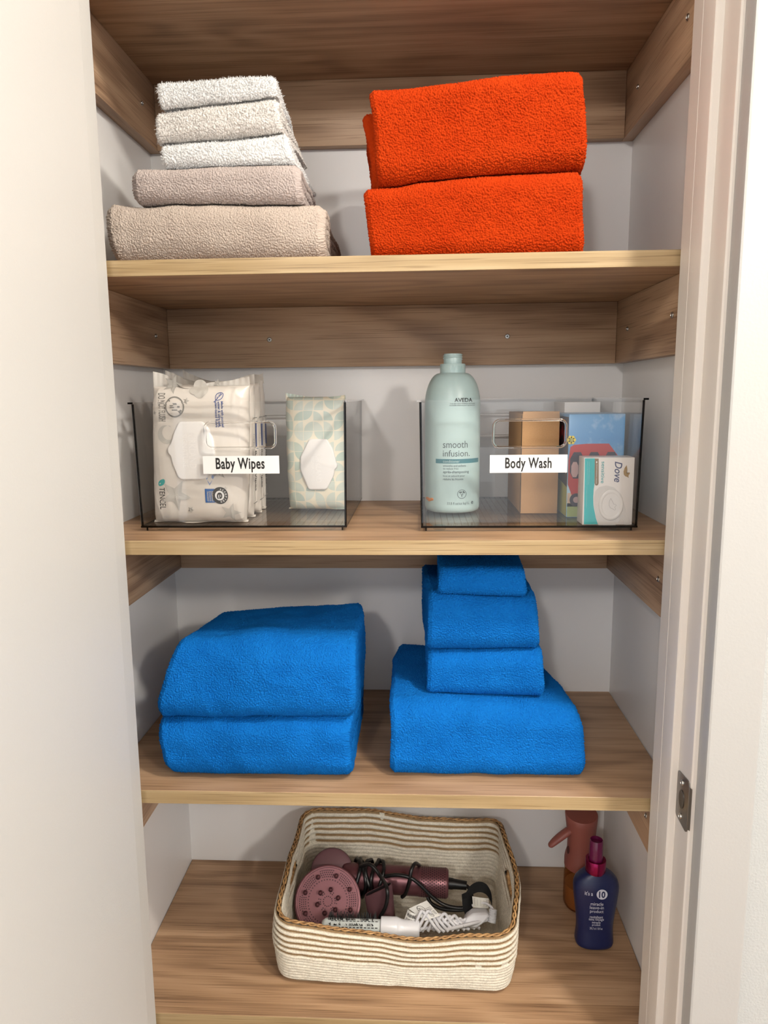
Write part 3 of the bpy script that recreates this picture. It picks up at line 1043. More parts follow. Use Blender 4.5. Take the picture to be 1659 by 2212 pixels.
class Pack:
    """pillow pack of wipes: body, crimped fins, printed film"""

    def __init__(self, x0, x1, yf, yb, z0, z1, seed, wr=.0030, lean=0.0, finh=.011):
        self.a = dict(x0=x0, x1=x1, yf=yf, yb=yb, z0=z0, z1=z1)
        self.seed, self.wr, self.lean, self.finh = seed, wr, lean, finh

    def half(self, t):
        e = min(max(abs(t * 2 - 1), 0), 1)
        return (1 - e ** 7) ** 0.5 if e < 1 else 0.0

    def xr(self, t):
        g = self.a
        e = abs(t * 2 - 1)
        pin = .004 * (math.sin(PI * t) ** .6) - .002 * max(0, e - .8) * 5
        return g['x0'] - pin * .3 + self.lean * t, g['x1'] + pin * .3 + self.lean * t

    def wrk(self, X, Z):
        g = self.a
        t = np.clip((Z - g['z0']) / (g['z1'] - g['z0']), 0, 1)
        P = np.stack([X, np.full_like(X, self.seed * 1.7), Z], -1)
        e = np.abs(t * 2 - 1)
        r = np.abs(vnoise(P * np.array([1, 1, .7]), 42, self.seed))
        r2 = np.abs(vnoise(P * np.array([1.6, 1, .5]), 85, self.seed + 2))
        cr = (1 - r) ** 5 * .8 + (1 - r2) ** 6 * .5
        return self.wr * (vnoise(P, 22, self.seed + 4) * .8 + cr * (.28 + 1.1 * e ** 3))

    def front(self, x, z, lift=.0004):
        g = self.a
        t = (z - g['z0']) / (g['z1'] - g['z0'])
        t = min(max(t, 0.004), .996)
        x0, x1 = self.xr(t)
        d = (g['yb'] - g['yf']) / 2 * self.half(t)
        c = min(abs(2 * (x - x0) / (x1 - x0) - 1), .999)
        y = (g['yf'] + g['yb']) / 2 - d * (1 - c ** 5) ** (1 / 2.4)
        y -= float(self.wrk(np.array([x]), np.array([z]))[0]) * self.half(t)
        return (x, y - lift, z)

    def body(self):
        g = self.a
        n, m = 120, 110
        P = np.zeros((m, n, 3))
        for i in range(m):
            t = 0.5 - 0.5 * math.cos(PI * (i / (m - 1)))
            t = min(max(t, .0005), .9995)
            z = g['z0'] + (g['z1'] - g['z0']) * t
            x0, x1 = self.xr(t)
            d = (g['yb'] - g['yf']) / 2 * max(self.half(t), .03)
            hw, cx, cy = (x1 - x0) / 2, (x0 + x1) / 2, (g['yf'] + g['yb']) / 2
            for j in range(n):
                a = 2 * PI * j / n
                c, s = math.cos(a), math.sin(a)
                x = cx + hw * math.copysign(abs(c) ** .42, c)
                cc = min(abs((x - cx) / hw), 1)
                y = cy + math.copysign(d * max(0, 1 - cc ** 5) ** (1 / 2.4), s) if abs(c) < .9999 else cy
                P[i, j] = (x, y, z)
        wv = self.wrk(P[..., 0], P[..., 2])
        hf = np.array([self.half(0.5 - 0.5 * math.cos(PI * (i / (m - 1)))) for i in range(m)])[:, None]
        s = np.where(P[..., 1] < (g['yf'] + g['yb']) / 2, -1.0, 1.0)
        P[..., 1] += s * wv * hf
        P[..., 0] += vnoise(P, 60, self.seed + 9) * .0022 * (0.4 + (1 - hf))
        mb = MB()
        mb.grid(P, 0, wrap_v=True)
        return mb

    def fins(self):
        """crimped flat seams above and below the pack"""
        g = self.a
        out = []
        for top in (True, False):
            t = .9995 if top else .0005
            x0, x1 = self.xr(t)
            n, m = 70, 7
            hh = self.finh if top else self.finh * .38
            P = np.zeros((m, n, 3))
            for i in range(m):
                f = i / (m - 1)
                for j in range(n):
                    c = j / (n - 1)
                    x = x0 - .002 + (x1 - x0 + .004) * c
                    z = (g['z1'] - .002 + hh * f) if top else (g['z0'] + .002 - hh * f)
                    zz = vnoise(np.array([[x, self.seed * 3.1, .2]]), 30, self.seed + 21)[0]
                    if top:
                        ed = abs(2 * c - 1) ** 1.6
                        z += hh * f * (1.25 * ed * (1.3 if c < .5 else .9) - .85 + .5 * zz) - .002 * (1 - f)
                    y = (g['yf'] + g['yb']) / 2 + .0012 * math.sin(c * 2 * PI * 17 + zz * 5) * f * .5 + .008 * zz * f - (.004 * f if top else 0)
                    if not top:
                        z = max(z, g['z0'] - .0004)
                        y -= .008 * f
                    P[i, j] = (x, y, z)
            mb = MB()
            mb.grid(P)
            out.append(('top_seam' if top else 'bottom_seam', mb))
        return out


def px2(y):
    return lambda u, v: (lambda p: (float(p[0]), float(p[2])))(on(u, v, 1, y))


def lid_outline(pts, y):
    f = px2(y)
    return [f(*p) for p in pts]


def lid(parent, outline, pk, thick, mats, emb=None):
    mb = MB()
    cx = sum(p[0] for p in outline) / len(outline)
    cz = sum(p[1] for p in outline) / len(outline)
    yb = pk.front(cx, cz)[1] + .002
    sh = lambda k: [(cx + (x - cx) * k, cz + (z - cz) * k) for x, z in outline]
    n = len(outline)
    rings = [(outline, yb), (outline, yb - thick), (sh(.975), yb - thick - .0012), (sh(.93), yb - thick - .0016)]
    pts = [(x, y, z) for o, y in rings for x, z in o]
    fs = [(r * n + i, r * n + (i + 1) % n, (r + 1) * n + (i + 1) % n, (r + 1) * n + i) for r in range(3) for i in range(n)]
    fs.append(tuple(3 * n + i for i in range(n)))
    mb.add(pts, fs)
    if emb:
        for (body, a0, a1, b0, b1) in emb:
            write(mb, body, a0, a1, b0, b1, lambda a, b: (a, yb - thick - .0016 - .0003, b), 1, turn=True, bold=.01)
    return mb.build('lid', mats, parent, angle=50, recalc=True)


def fillet(pts, r, n=5):
    out = []
    L = len(pts)
    for i in range(L):
        p, a, b = np.array(pts[i]), np.array(pts[i - 1]), np.array(pts[(i + 1) % L])
        da, db = a - p, b - p
        la, lb = np.linalg.norm(da), np.linalg.norm(db)
        ra, rb = min(r, la * .45), min(r, lb * .45)
        s, e = p + da / la * ra, p + db / lb * rb
        for k_ in range(n):
            t_ = k_ / (n - 1)
            out.append(tuple((1 - t_) ** 2 * s + 2 * t_ * (1 - t_) * p + t_ * t_ * e))
    return out


def smoothpoly(pts, n=4):
    """round an outline by corner cutting"""
    for _ in range(n):
        q = []
        for i in range(len(pts)):
            a, b = pts[i], pts[(i + 1) % len(pts)]
            q += [(a[0] * .75 + b[0] * .25, a[1] * .75 + b[1] * .25), (a[0] * .25 + b[0] * .75, a[1] * .25 + b[1] * .75)]
        pts = q
    return pts


WG = 'white wipes packs in the Baby Wipes bin'
packs = [(-.357, -.222, .079, .118, .885, .010, 3), (-.350, -.221, .121, .160, .888, .006, 8), (-.348, -.220, .163, .201, .890, .004, 14), (-.347, -.222, .204, .243, .894, .003, 19)]
plab = ['front white wipes pack with grey stars and a big lid, facing out', 'second white wipes pack, directly behind the lidded front one',
        'third white wipes pack back, between two others', 'rearmost white wipes pack, nearest the back wall']
for i, (x0, x1, yf, yb, zt, lean, sd) in enumerate(packs):
    t = thing('wipes_pack', plab[i], 'wipes pack', ((x0 + x1) / 2, (yf + yb) / 2, ZF), WG)
    pk = Pack(x0, x1, yf, yb, ZF + .001, zt, sd, lean=lean)
    mb = pk.body()
    # printed right-hand end of the pack
    side = lambda a, b, pk=pk, g=pk.a: (pk.xr(min(max((b - g['z0']) / (g['z1'] - g['z0']), 0), 1))[1] + .0006 + float(0), a, b)
    if i > 0:
        ym = (yf + yb) / 2
        e0, e1 = ym - .013, ym + .013
        for (a, b, c, d) in ((e0, e1, .712, .7132), (e0, e1, .838, .8392), (e0, e0 + .0012, .712, .8392), (e1 - .0012, e1, .712, .8392)):
            mb.flat([(a, c), (b, c), (b, d), (a, d)], side, 2)
        mb.flat([(ym + .001, .795), (ym + .009, .795), (ym + .009, .832), (ym + .001, .832)], side, 3)
        write(mb, 'Baby Wipes', ym - .004, ym + .007, .730, .790, side, 5, turn=True, bold=.03)
        write(mb, 'hypoallergenic', ym - .011, ym - .007, .745, .815, side, 3, turn=True)
    if i == 0:
        f = px2(.0785)
        S = lambda a, b: pk.front(a, b)
        box = lambda u0, v0, u1, v1: (f(u0, v1)[0], f(u1, v0)[0], f(u0, v1)[1], f(u1, v0)[1])
        write(mb, 'DO NOT FLUSH', *box(341.5, 849, 354, 910.5), S, 2, turn=True, bold=.012)
        cx, cz = f(376.4, 879)
        ringshape(mb, cx, cz, .0137, .0145, .0019, S, 2)
        stroke(mb, [(cx - .0085, cz + .0095), (cx + .0088, cz - .0095)], .0020, S, 2)
        for bx in ((-.004, .004, -.0052, -.0036), (-.007, -.0005, -.0015, -.0002), (-.007, -.0015, .0012, .0024), (-.002, .0035, .0030, .0052), (.004, .0075, -.001, .0012)):
            mb.flat([(cx + bx[0], cz + bx[2]), (cx + bx[1], cz + bx[2]), (cx + bx[1], cz + bx[3]), (cx + bx[0], cz + bx[3])], S, 2)
        mb.flat(ellipse(cx + .0085, cz - .0055, .0016, .0016, 12), S, 2)
        for (u, v, r, rot, m) in ((401, 866, .0048, .3, 4), (464, 826, .0052, .1, 4), (412, 1101, .0048, .5, 4), (330, 892, .0034, .2, 4), (497, 1108, .0150, .35, 1), (379, 1070, .0235, .5, 1), (366, 830, .0140, .4, 4), (487, 1055, .0035, .1, 1)):
            sx, sz = f(u, v)
            st = star(sx, sz, r, rot)
            patch(mb, dense(st), (sx, sz), lambda a, b: pk.front(a, b, .0005), m)
        mx, mz = f(357.5, 939)
        mo = ellipse(mx, mz, .0125, .0130, 22, .9, 5.4)
        mi = ellipse(mx + .0046, mz + .0025, .0100, .0100, 22, 5.0, 1.15)
        for q in range(21):
            mb.flat([mo[q], mo[q + 1], mi[20 - q], mi[21 - q]], S, 1)
        for (u, v, r) in ((426, 832, .0092), (434, 843, .0082), (418, 842, .0076), (429, 851, .0070)):
            c0 = f(u, v)
            patch(mb, ellipse(*c0, r, r * .85, 24), c0, lambda a, b: pk.front(a, b, .0003 + r * .02), 6)
        lx_, lz_ = f(472, 856.5)
        leaf = [(lx_ - .0050, lz_ - .0055), (lx_ - .0054, lz_ + .0010), (lx_ - .0015, lz_ + .0052), (lx_ + .0060, lz_ + .0050), (lx_ + .0052, lz_ - .0010), (lx_ + .0010, lz_ - .0048)]
        leaf = smoothpoly(leaf, 2)
        stroke(mb, leaf + leaf[:1], .0009, S, 3)
        stroke(mb, [(lx_ - .0068, lz_ - .0075), (lx_, lz_), (lx_ + .004, lz_ + .0035)], .0009, S, 3)
        for q in (-.003, 0, .002):
            stroke(mb, [(lx_ + q, lz_ + q), (lx_ + q + .0004, lz_ + q + .0032)], .0007, S, 3)
        for body, u0, u1, v0, v1 in (('Made with purified', 477.2, 481.8, 867, 923), ('water & ultra-soft,', 470.7, 475.3, 867, 923), ('plant-based fibers', 464.2, 468.8, 867, 923)):
            write(mb, body, *box(u0, v0, u1, v1), S, 3, turn=True, bold=.02)
        tx, tz = f(347.6, 1043)
        mb.flat(smoothpoly([(tx - .0058, tz - .0062), (tx - .0048, tz + .0024), (tx + .0058, tz + .0066), (tx + .0052, tz - .0028)], 3), S, 7)
        write(mb, 'TENCEL', *box(344, 1054, 354.5, 1101), S, 5, turn=True, bold=.0)
        bx = box(444.5, 1055.5, 464, 1085.5)
        mb.flat([(bx[0], bx[2]), (bx[1], bx[2]), (bx[1], bx[3]), (bx[0], bx[3])], lambda a, b: pk.front(a, b, .0005), 8)
        for body, u0, u1 in (('National', 458, 461.5), ('Eczema', 453.3, 457), ('Association', 448.3, 452)):
            write(mb, body, *box(u0, 1061, u1, 1083), lambda a, b: pk.front(a, b, .0008), 6, turn=True, bold=.015)
        ex, ez = f(475.9, 1070.3)
        patch(mb, ellipse(ex, ez, .0114, .0122, 30), (ex, ez), lambda a, b: pk.front(a, b, .0006), 9)
        patch(mb, ellipse(ex - .0005, ez, .0066, .0070, 26), (ex, ez), lambda a, b: pk.front(a, b, .0009), 10)
        write(mb, 'e', ex - .0044, ex + .0034, ez - .0048, ez + .0046, lambda a, b: pk.front(a, b, .0013), 9, turn=True, bold=.015)
        for q in range(8):
            a = PI * (.5 - (q + .5) / 8 * 1.0)
            P_, F_ = glyphs('ACCEPTED'[q], .02)
            ca, sa = math.cos(a), math.sin(a)
            mb.add([pk.front(ex - .0005 + ca * (.0078 + .0026 * p[1]) + sa * (p[0] - .5) * .0021, ez + sa * (.0078 + .0026 * p[1]) - ca * (p[0] - .5) * .0021, .001) for p in P_], F_, 10)
        vz = [f(*q) for q in ((446, 1028), (453, 1046), (461, 1027), (470, 1022), (484, 1030), (476, 1018))]
        stroke(mb, vz[:3], .0040, S, 11)
        stroke(mb, vz[2:], .0034, S, 4)
    mb.build('wrapper', [M_FILM, M_FILMG, M_FILMD, M_NAVY, plain('star_print', '#a09c95', .4) if i == 0 else M_FILMG, M_INK, plain('pale_print', '#b3aea6', .4) if i == 0 else M_LABEL, M_TEAL, M_BLUEP, M_FILMB,
                         M_LABEL, plain('slate_print', '#7d8fb8', .4) if i == 0 else M_NAVY], t, angle=60, recalc=False)
    for nm, fb in pk.fins():
        fb.build(nm, plain('grey_seam_film', '#beb9b1', 0.35) if nm == 'top_seam' else M_FILM, t, angle=60)
    if i == 0:
        out = [(386, 910.5), (438, 910.5), (450, 925), (461, 951), (464, 979), (460, 1005), (447, 1033), (438, 1036.5), (393, 1037), (385, 1032.5), (373, 1004.5),
               (368, 984), (363, 980), (361, 970), (364, 963), (368, 960), (375, 935)]
        ol = fillet(lid_outline(out, .076), .004)
        g_ = px2(.075)
        bx = lambda u0, v0, u1, v1: (g_(u0, v1)[0], g_(u1, v0)[0], g_(u0, v1)[1], g_(u1, v0)[1])
        lid(t, ol, pk, .0035, [M_LIDW, plain('embossed_white', '#eae7e4', .35)], [('KIRKLAND', *bx(410, 935, 421, 1012)), ('SIGNATURE', *bx(396, 938, 403, 1010))])

# pack with the pale green circle print
k = NT('quarter_circle_print')
tc = k.n('ShaderNodeTexCoord')
sp_ = k.n('ShaderNodeSeparateXYZ')
k.link(tc.outputs['Object'], sp_.inputs[0])
sx = k.math('MULTIPLY', sp_.outputs[0], 64.0)
sz = k.math('MULTIPLY', sp_.outputs[2], 64.0)
cmb = k.n('ShaderNodeCombineXYZ', i_0=k.math('FLOOR', sx), i_1=k.math('FLOOR', sz))
wn = k.n('ShaderNodeTexWhiteNoise', noise_dimensions='2D', i_Vector=cmb.outputs[0])
cs = k.n('ShaderNodeSeparateColor')
k.link(wn.outputs['Color'], cs.inputs[0])
fx = k.math('ABSOLUTE', k.math('SUBTRACT', k.math('FRACT', sx), k.math('GREATER_THAN', cs.outputs[0], .5)))
fz = k.math('ABSOLUTE', k.math('SUBTRACT', k.math('FRACT', sz), k.math('GREATER_THAN', cs.outputs[1], .5)))
rr = k.math('SQRT', k.math('ADD', k.math('MULTIPLY', fx, fx), k.math('MULTIPLY', fz, fz)))
inn = k.math('LESS_THAN', rr, .93)
edge = k.math('LESS_THAN', k.math('MINIMUM', k.math('MINIMUM', k.math('FRACT', sx), k.math('FRACT', sz)), k.math('SUBTRACT', 1.0, k.math('MAXIMUM', k.math('FRACT', sx), k.math('FRACT', sz)))), .025)
inn = k.math('MULTIPLY', inn, k.math('SUBTRACT', 1.0, edge))
gcol = k.mix(cs.outputs[2], lin('#b0bfb4'), lin('#c6ccc2'))
k.link(k.mix(inn, lin('#dcd5c1'), gcol), k.b.inputs['Base Color'])
k.b.inputs['Roughness'].default_value = 0.35
t = thing('wipes_pack', 'pale green circle-patterned wipes pack standing alone in the bin', 'wipes pack', (-.136, .208, ZF))
pk = Pack(-.1800, -.0890, .188, .232, ZF + .001, .868, 27, wr=.0012, finh=.004)
pk.body().build('wrapper', k.m, t, angle=60)
for nm, fb in pk.fins():
    fb.build(nm, k.m, t, angle=60)
out = [(667, 948.5), (706, 948.5), (719, 970), (725, 994), (726, 1000), (729, 1004), (727, 1012), (723, 1014), (721, 1028), (705, 1058.5), (666, 1058.5), (652, 1025), (648, 1015), (648, 988), (650, 984)]
g_ = px2(.184)
bx = lambda u0, v0, u1, v1: (g_(u0, v1)[0], g_(u1, v0)[0], g_(u0, v1)[1], g_(u1, v0)[1])
lid(t, fillet(lid_outline(out, .184), .004), pk, .0035, [M_LIDW, plain('embossed_white_lid', '#eae7e4', .35)], [('KIRKLAND', *bx(683, 980, 693, 1042)), ('SIGNATURE', *bx(673, 985, 678, 1040))])

# ------------------------------------------------------------------ conditioner bottle
M_AQUA = plain('pale_aqua_plastic', '#a5bbba', 0.34)
M_AQUAD = plain('aqua_collar_emboss', '#9db9b8', 0.4)
M_TEALBAND = plain('teal_band', '#3d6f78', 0.4)
M_GREYINK = plain('grey_ink', '#4a5556', 0.45)
M_AMBER = plain('amber_drip', '#b9802e', 0.3)
BX, BY, BR = .0773, .200, .0423
t = thing('conditioner_bottle', 'tall pale aqua conditioner bottle without a cap in the bin', 'bottle', (BX, BY, ZF))
zb = ZF + .0004
prof = [(.0, zb + .002), (BR - .010, zb + .001), (BR - .006, zb), (BR - .0022, zb + .0018), (BR - .0004, zb + .0055), (BR, zb + .011), (BR, .852)]
for i in range(1, 15):
    a = PI / 2 * i / 14
    prof.append((.0195 + (BR - .0195) * math.cos(a), .852 + .0495 * math.sin(a)))
prof += [(.0193, .9016), (.0193, .9140), (.0186, .9150), (.0140, .9152)]
mb = MB()
mb.lathe(prof, BX, BY, 96)
BS = lambda x, z, lift=.0003: (x, BY - math.sqrt(max(BR ** 2 - (x - BX) ** 2, 1e-8)) - lift, z)
fb = px2(BY - BR + .004)
bx = lambda u0, v0, u1, v1: (fb(u0, v1)[0], fb(u1, v0)[0], fb(u0, v1)[1], fb(u1, v0)[1])
for body, u0, v0, u1, v1, m, bd in (('AVEDA', 981.5, 859.5, 1021, 868.5, 1, .01), ('THE ART AND SCIENCE OF PURE', 971.5, 870.6, 1027, 873.2, 1, .0), ('FLOWER AND PLANT ESSENCES', 971, 874.4, 1027, 877, 1, .0),
                                    ('smooth', 956.7, 952, 1010.4, 967.5, 2, 0), ('infusion.', 956.7, 972, 1015, 986, 2, 0), ('smooths and softens', 957, 1003.2, 1006.5, 1008, 2, 0),
                                    ('to reduce frizz', 957, 1009.5, 990, 1014, 2, 0), ('après-shampooing', 957, 1016, 1013, 1023.5, 2, .01), ('lisse et adoucit pour', 957, 1025.5, 1004.5, 1030.6, 2, 0),
                                    ('réduire les frisottis', 957, 1032, 1000.5, 1037, 2, 0), ('33.8 fl oz/oz liq/1L', 965.5, 1084, 1014, 1091.5, 2, 0), ('e', 1018, 1083.5, 1023, 1090, 2, .02)):
    write(mb, body, *bx(u0, v0, u1, v1), BS, m, bold=bd)
b0, b1, z0_, z1_ = bx(941.5, 991, 1035.5, 1001)
n = 24
b1 = min(b1, BX + BR * .985)
arcx = [BX + BR * math.sin(math.asin(max(-1, (b0 - BX) / BR)) + (math.asin((b1 - BX) / BR) - math.asin((b0 - BX) / BR)) * i / n) for i in range(n + 1)]
mb.add([BS(x, z, .0002) for z in (z0_, z1_) for x in arcx], [(i, i + 1, n + 2 + i, n + 1 + i) for i in range(n)], 3)
write(mb, 'conditioner', *bx(957, 993.2, 992.5, 999.2), lambda a, b: BS(a, b, .0005), 0, bold=.0)
cx, cz = fb(997.5, 1067)
ringshape(mb, cx, cz, .0069, .0069, .0007, BS, 2, 32)
for pts in ([(cx, cz - .0042), (cx - .0012, cz), (cx - .0030, cz + .0026)], [(cx, cz - .0042), (cx + .0006, cz), (cx + .0024, cz + .0034)], [(cx, cz - .0020), (cx + .0022, cz + .0002)]):
    stroke(mb, pts, .0006, BS, 2)
for q in ((-.0030, .0028), (-.0010, .0030), (.0022, .0036), (.0035, .0022)):
    mb.flat(ellipse(cx + q[0], cz + q[1], .0012, .0012, 10), BS, 2)
o = mb.build('bottle_body', [M_AQUA, M_INK, M_GREYINK, M_TEALBAND], t, angle=40, recalc=False)
st = MB()
for (u, v, r) in ((924.5, 1081, .0026), (929.5, 1082, .0022), (933, 1080.5, .0022), (927, 1084, .0018)):
    c0 = fb(u, v)
    P = []
    for rr_, lf in ((r, .0002), (r * .6, .0011), (.0001, .0013)):
        P.append([BS(x, z, lf) for x, z in ellipse(c0[0], c0[1], rr_ * 1.2, rr_, 12)])
    st.grid(np.array(P), 0, wrap_v=True)
st.build('dried_drip', plain('orange_drip', '#c9781f', .35), t)
nk = MB()
npf = [(.0118, .9300), (.0134, .9300), (.0137, .9290), (.0137, .9152)]
nk.lathe([(.0137, .9150), (.0137, .9292), (.0132, .9300), (.0112, .9300), (.0108, .9290), (.0108, .905), (.0, .905)], BX, BY, 48)
nk.tube([(BX + .0139 * math.cos(a), BY + .0139 * math.sin(a), .9190 + .0036 * a / (2 * PI) * .9 + .003) for a in np.linspace(0, 2 * PI * 2.1, 90)], .0010, 6)
nk.build('threaded_neck', M_AQUA, t, angle=40, recalc=False)
em = MB()
CS = lambda x, z: (x, BY - math.sqrt(max(.0193 ** 2 - (x - BX) ** 2, 1e-9)) - .0003, z)
write(em, 'AVEDA', BX - .004, BX + .0145, .9035, .9120, CS, 0, bold=.01)
em.build('collar_lettering', M_AQUAD, t, smooth=False, recalc=False)

# ------------------------------------------------------------------ boxes in the second bin
k = NT('kraft_card')
tc = k.n('ShaderNodeTexCoord')
n1 = k.n('ShaderNodeTexNoise', i_Vector=tc.outputs['Object'], i_Scale=900.0, i_Detail=3.0)
n2 = k.n('ShaderNodeTexNoise', i_Vector=tc.outputs['Object'], i_Scale=22.0, i_Detail=2.0)
k.link(k.mix(k.math('ADD', k.math('MULTIPLY', n1.outputs[0], .6), k.math('MULTIPLY', n2.outputs[0], .4)), lin('#9d7650'), lin('#c09a6e')), k.b.inputs['Base Color'])
k.b.inputs['Roughness'].default_value = 0.8
M_KRAFT = k.m
t = thing('kraft_box', 'tall plain brown cardboard box beside the aqua bottle', 'box', (.205, .238, ZF))
MB().box(.1780, .2328, .160, .317, ZF + .0003, .8400, bev=.0007).build('carton', M_KRAFT, t)
MB().box(.1788, .2322, .1594, .1606, .8300, .8436, bev=.0004).build('tuck_flap', M_KRAFT, t)
MB().box(.1778, .1783, .1603, .165, ZF + .002, .838).build('side_seam', plain('dark_seam', '#2a2018', .8), t)

M_SKY = NT('sky_print')
k = M_SKY
tc = k.n('ShaderNodeTexCoord')
s_ = k.n('ShaderNodeSeparateXYZ')
k.link(tc.outputs['Object'], s_.inputs[0])
nz = k.n('ShaderNodeTexNoise', i_Vector=tc.outputs['Object'], i_Scale=32.0, i_Detail=5.0, i_Roughness=.6)
skyc = k.ramp(k.math('MULTIPLY', s_.outputs[2], 6.6), [(.25, lin('#8fbfd8')), (.75, lin('#5b93c8')), (1.0, lin('#6aa0d0'))])
cl = k.ramp(nz.outputs[0], [(.52, (0, 0, 0, 1)), (.74, (1, 1, 1, 1))])
k.link(k.mix(k.math('MULTIPLY', cl, .55), skyc, lin('#dbe6ec')), k.b.inputs['Base Color'])
k.b.inputs['Roughness'].default_value = .3
SKY = k.m
t = thing('carton', 'sky blue printed box with a red bus drawing behind the soap', 'box', (.279, .175, ZF))
mb = MB()
x0, x1, y0, y1, zt = .2395, .3185, .127, .222, .840
mb.box(x0, x1, y0, y1, ZF + .0003, zt, 0, .0006)
F = lambda a, b: (a, y0 - .0002, b)
F2 = lambda a, b: (a, y0 - .0004, b)
F3 = lambda a, b: (a, y0 - .0006, b)
# lower scene: pavement, red bus with windows, yellow flowers
mb.flat([(x0 + .0008, ZF + .001), (x1 - .0008, ZF + .001), (x1 - .0008, .707), (x0 + .0008, .712)], F, 1)
mb.flat([(x0 + .0008, .707), (x1 - .0008, .707), (x1 - .0008, .733), (x0 + .0008, .727)], F, 2)
mb.flat(smoothpoly([(x0 + .0008, .722), (x0 + .030, .716), (x1 - .006, .716), (x1 - .006, .798), (x0 + .010, .798), (x0 + .0008, .792)], 1), F2, 3)
for wx in (.2425, .2665, .2905):
    mb.flat(smoothpoly([(wx, .748), (wx + .0200, .748), (wx + .0200, .786), (wx, .786)], 1), F3, 4)
    mb.flat(smoothpoly([(wx + .002, .750), (wx + .012, .750), (wx + .012, .772), (wx + .002, .772)], 1), lambda a, b: (a, y0 - .0008, b), 5)
for wx in (.2530, .2990):
    mb.flat(ellipse(wx, .717, .0095, .0095, 24), F3, 4)
    mb.flat(ellipse(wx, .717, .0045, .0045, 20), lambda a, b: (a, y0 - .0008, b), 5)
for q in range(6):
    a = q * PI / 3
    mb.flat(ellipse(.2435 + .0038 * math.cos(a), .8035 + .0038 * math.sin(a), .0028, .0028, 12), F3, 6)
mb.flat(ellipse(.2435, .8035, .0026, .0026, 12), lambda a, b: (a, y0 - .0008, b), 7)
# left side: dark panel with red figures and green base
L = lambda a, b: (x0 - .0002, a, b)
L2 = lambda a, b: (x0 - .0004, a, b)
mb.flat([(y0 + .001, ZF + .001), (y1 - .001, ZF + .001), (y1 - .001, .745), (y0 + .001, .735)], L, 7)
mb.flat([(y0 + .001, .735), (y1 - .001, .745), (y1 - .001, .836), (y0 + .001, .836)], L, 4)
for q in range(5):
    mb.flat(ellipse(y0 + .012 + .016 * q, .815 - .006 * (q % 2), .006, .008, 14), L2, 3)
    mb.flat(ellipse(y0 + .010 + .016 * q, .760 + .008 * (q % 2), .004, .006, 14), L2, 8)
mb.build('printed_card', [SKY, plain('green_print', '#9aa96a', .4), plain('pavement_print', '#cdb49c', .4), plain('red_print', '#b83a36', .35), plain('dark_print', '#3a3340', .4),
                          plain('pink_grey_print', '#b79a98', .4), plain('yellow_print', '#e5cf4a', .4), plain('olive_print', '#a9ae62', .4), M_LABEL], t, angle=30, recalc=False)
t = tag(MB().box(.2560, .3120, .245, .335, ZF + .0003, .8555, bev=.0008).build('carton', plain('plain_white_card', '#e6e4e2', .5), loc=(.284, .29, ZF)),
        'plain white box at the back of the bin behind the blue box', 'box')

# soap carton
M_SOAPBOX = plain('white_soap_card', '#d3cdc8', .28)
t = thing('soap_box', 'white and teal bar soap carton standing upright at the bin front', 'box', (.283, .085, ZF))
x0, x1, y0, y1 = .2487, .3158, .0650, .098
mb = MB()
mb.box(x0, x1, y0, y1, ZF + .0003, .7835, 0, .0006)
f = px2(y0)
mk = lambda q, r: f(1080 + q * .217, 820 + r * .217)
lift = lambda d: (lambda a, b: (a, y0 - d, b))
poly = [mk(*p) for p in ((838, 784), (945, 784), (943, 900), (940, 1040), (932, 1100), (928, 1170), (930, 1250), (940, 1310), (955, 1380), (975, 1447), (835, 1447))]
poly = [(max(a, x0 + .0006), max(b, ZF + .001)) for a, b in poly]
mb.flat(poly, lift(.0002), 1)
br = [mk(*p) for p in ((943, 786), (982, 786), (982, 1030), (976, 1048), (962, 1055), (948, 1050), (941, 1030))]
mb.flat(br, lift(.0003), 2)


def bxs(q0, r0, q1, r1):
    a, b = mk(q0, r1), mk(q1, r0)
    return a[0], b[0], a[1], b[1]


write(mb, 'MOISTURIZING CREAM', *bxs(954, 842, 968, 1035), lift(.0005), 0, turn=True, bold=.02)
mb.flat(ellipse(*mk(962, 822), .0009, .0015, 14), lift(.0005), 0)
write(mb, 'sensitive', *bxs(1003, 815, 1047, 1032), lift(.0003), 3, turn=True, bold=.005)
write(mb, 'Dove', *bxs(1135, 815, 1218, 1022), lift(.0003), 4, turn=True, shear=.28, bold=.012)
write(mb, 'BEAUTY BAR fragrance free, hypoallergenic', *bxs(906, 815, 918, 1130), lift(.0004), 0, turn=True)
write(mb, '1/4 DE CRÈME HYDRATANTE', *bxs(882, 815, 893, 1045), lift(.0004), 0, turn=True, bold=.02)
write(mb, 'PAIN DE BEAUTÉ peau sensible, sans parfum, hypoallergénique', *bxs(860, 815, 872, 1278), lift(.0004), 0, turn=True)
bird = [(1238, 850), (1240, 905), (1232, 935), (1228, 915), (1232, 950), (1248, 972), (1278, 980), (1284, 960), (1272, 950), (1292, 938), (1294, 925), (1278, 922), (1266, 905), (1262, 925), (1250, 890)]
bird = [(1262, 850), (1240, 880), (1229, 915), (1232, 945), (1246, 962), (1266, 968), (1281, 979), (1278, 958), (1290, 938), (1294, 926), (1276, 924), (1268, 935), (1258, 930), (1268, 900)]
bp_ = [mk(*p) for p in bird]
bc = (sum(p[0] for p in bp_) / len(bp_), sum(p[1] for p in bp_) / len(bp_))
for q in range(len(bp_)):
    mb.flat([bc, bp_[q], bp_[(q + 1) % len(bp_)]], lift(.0003), 5)
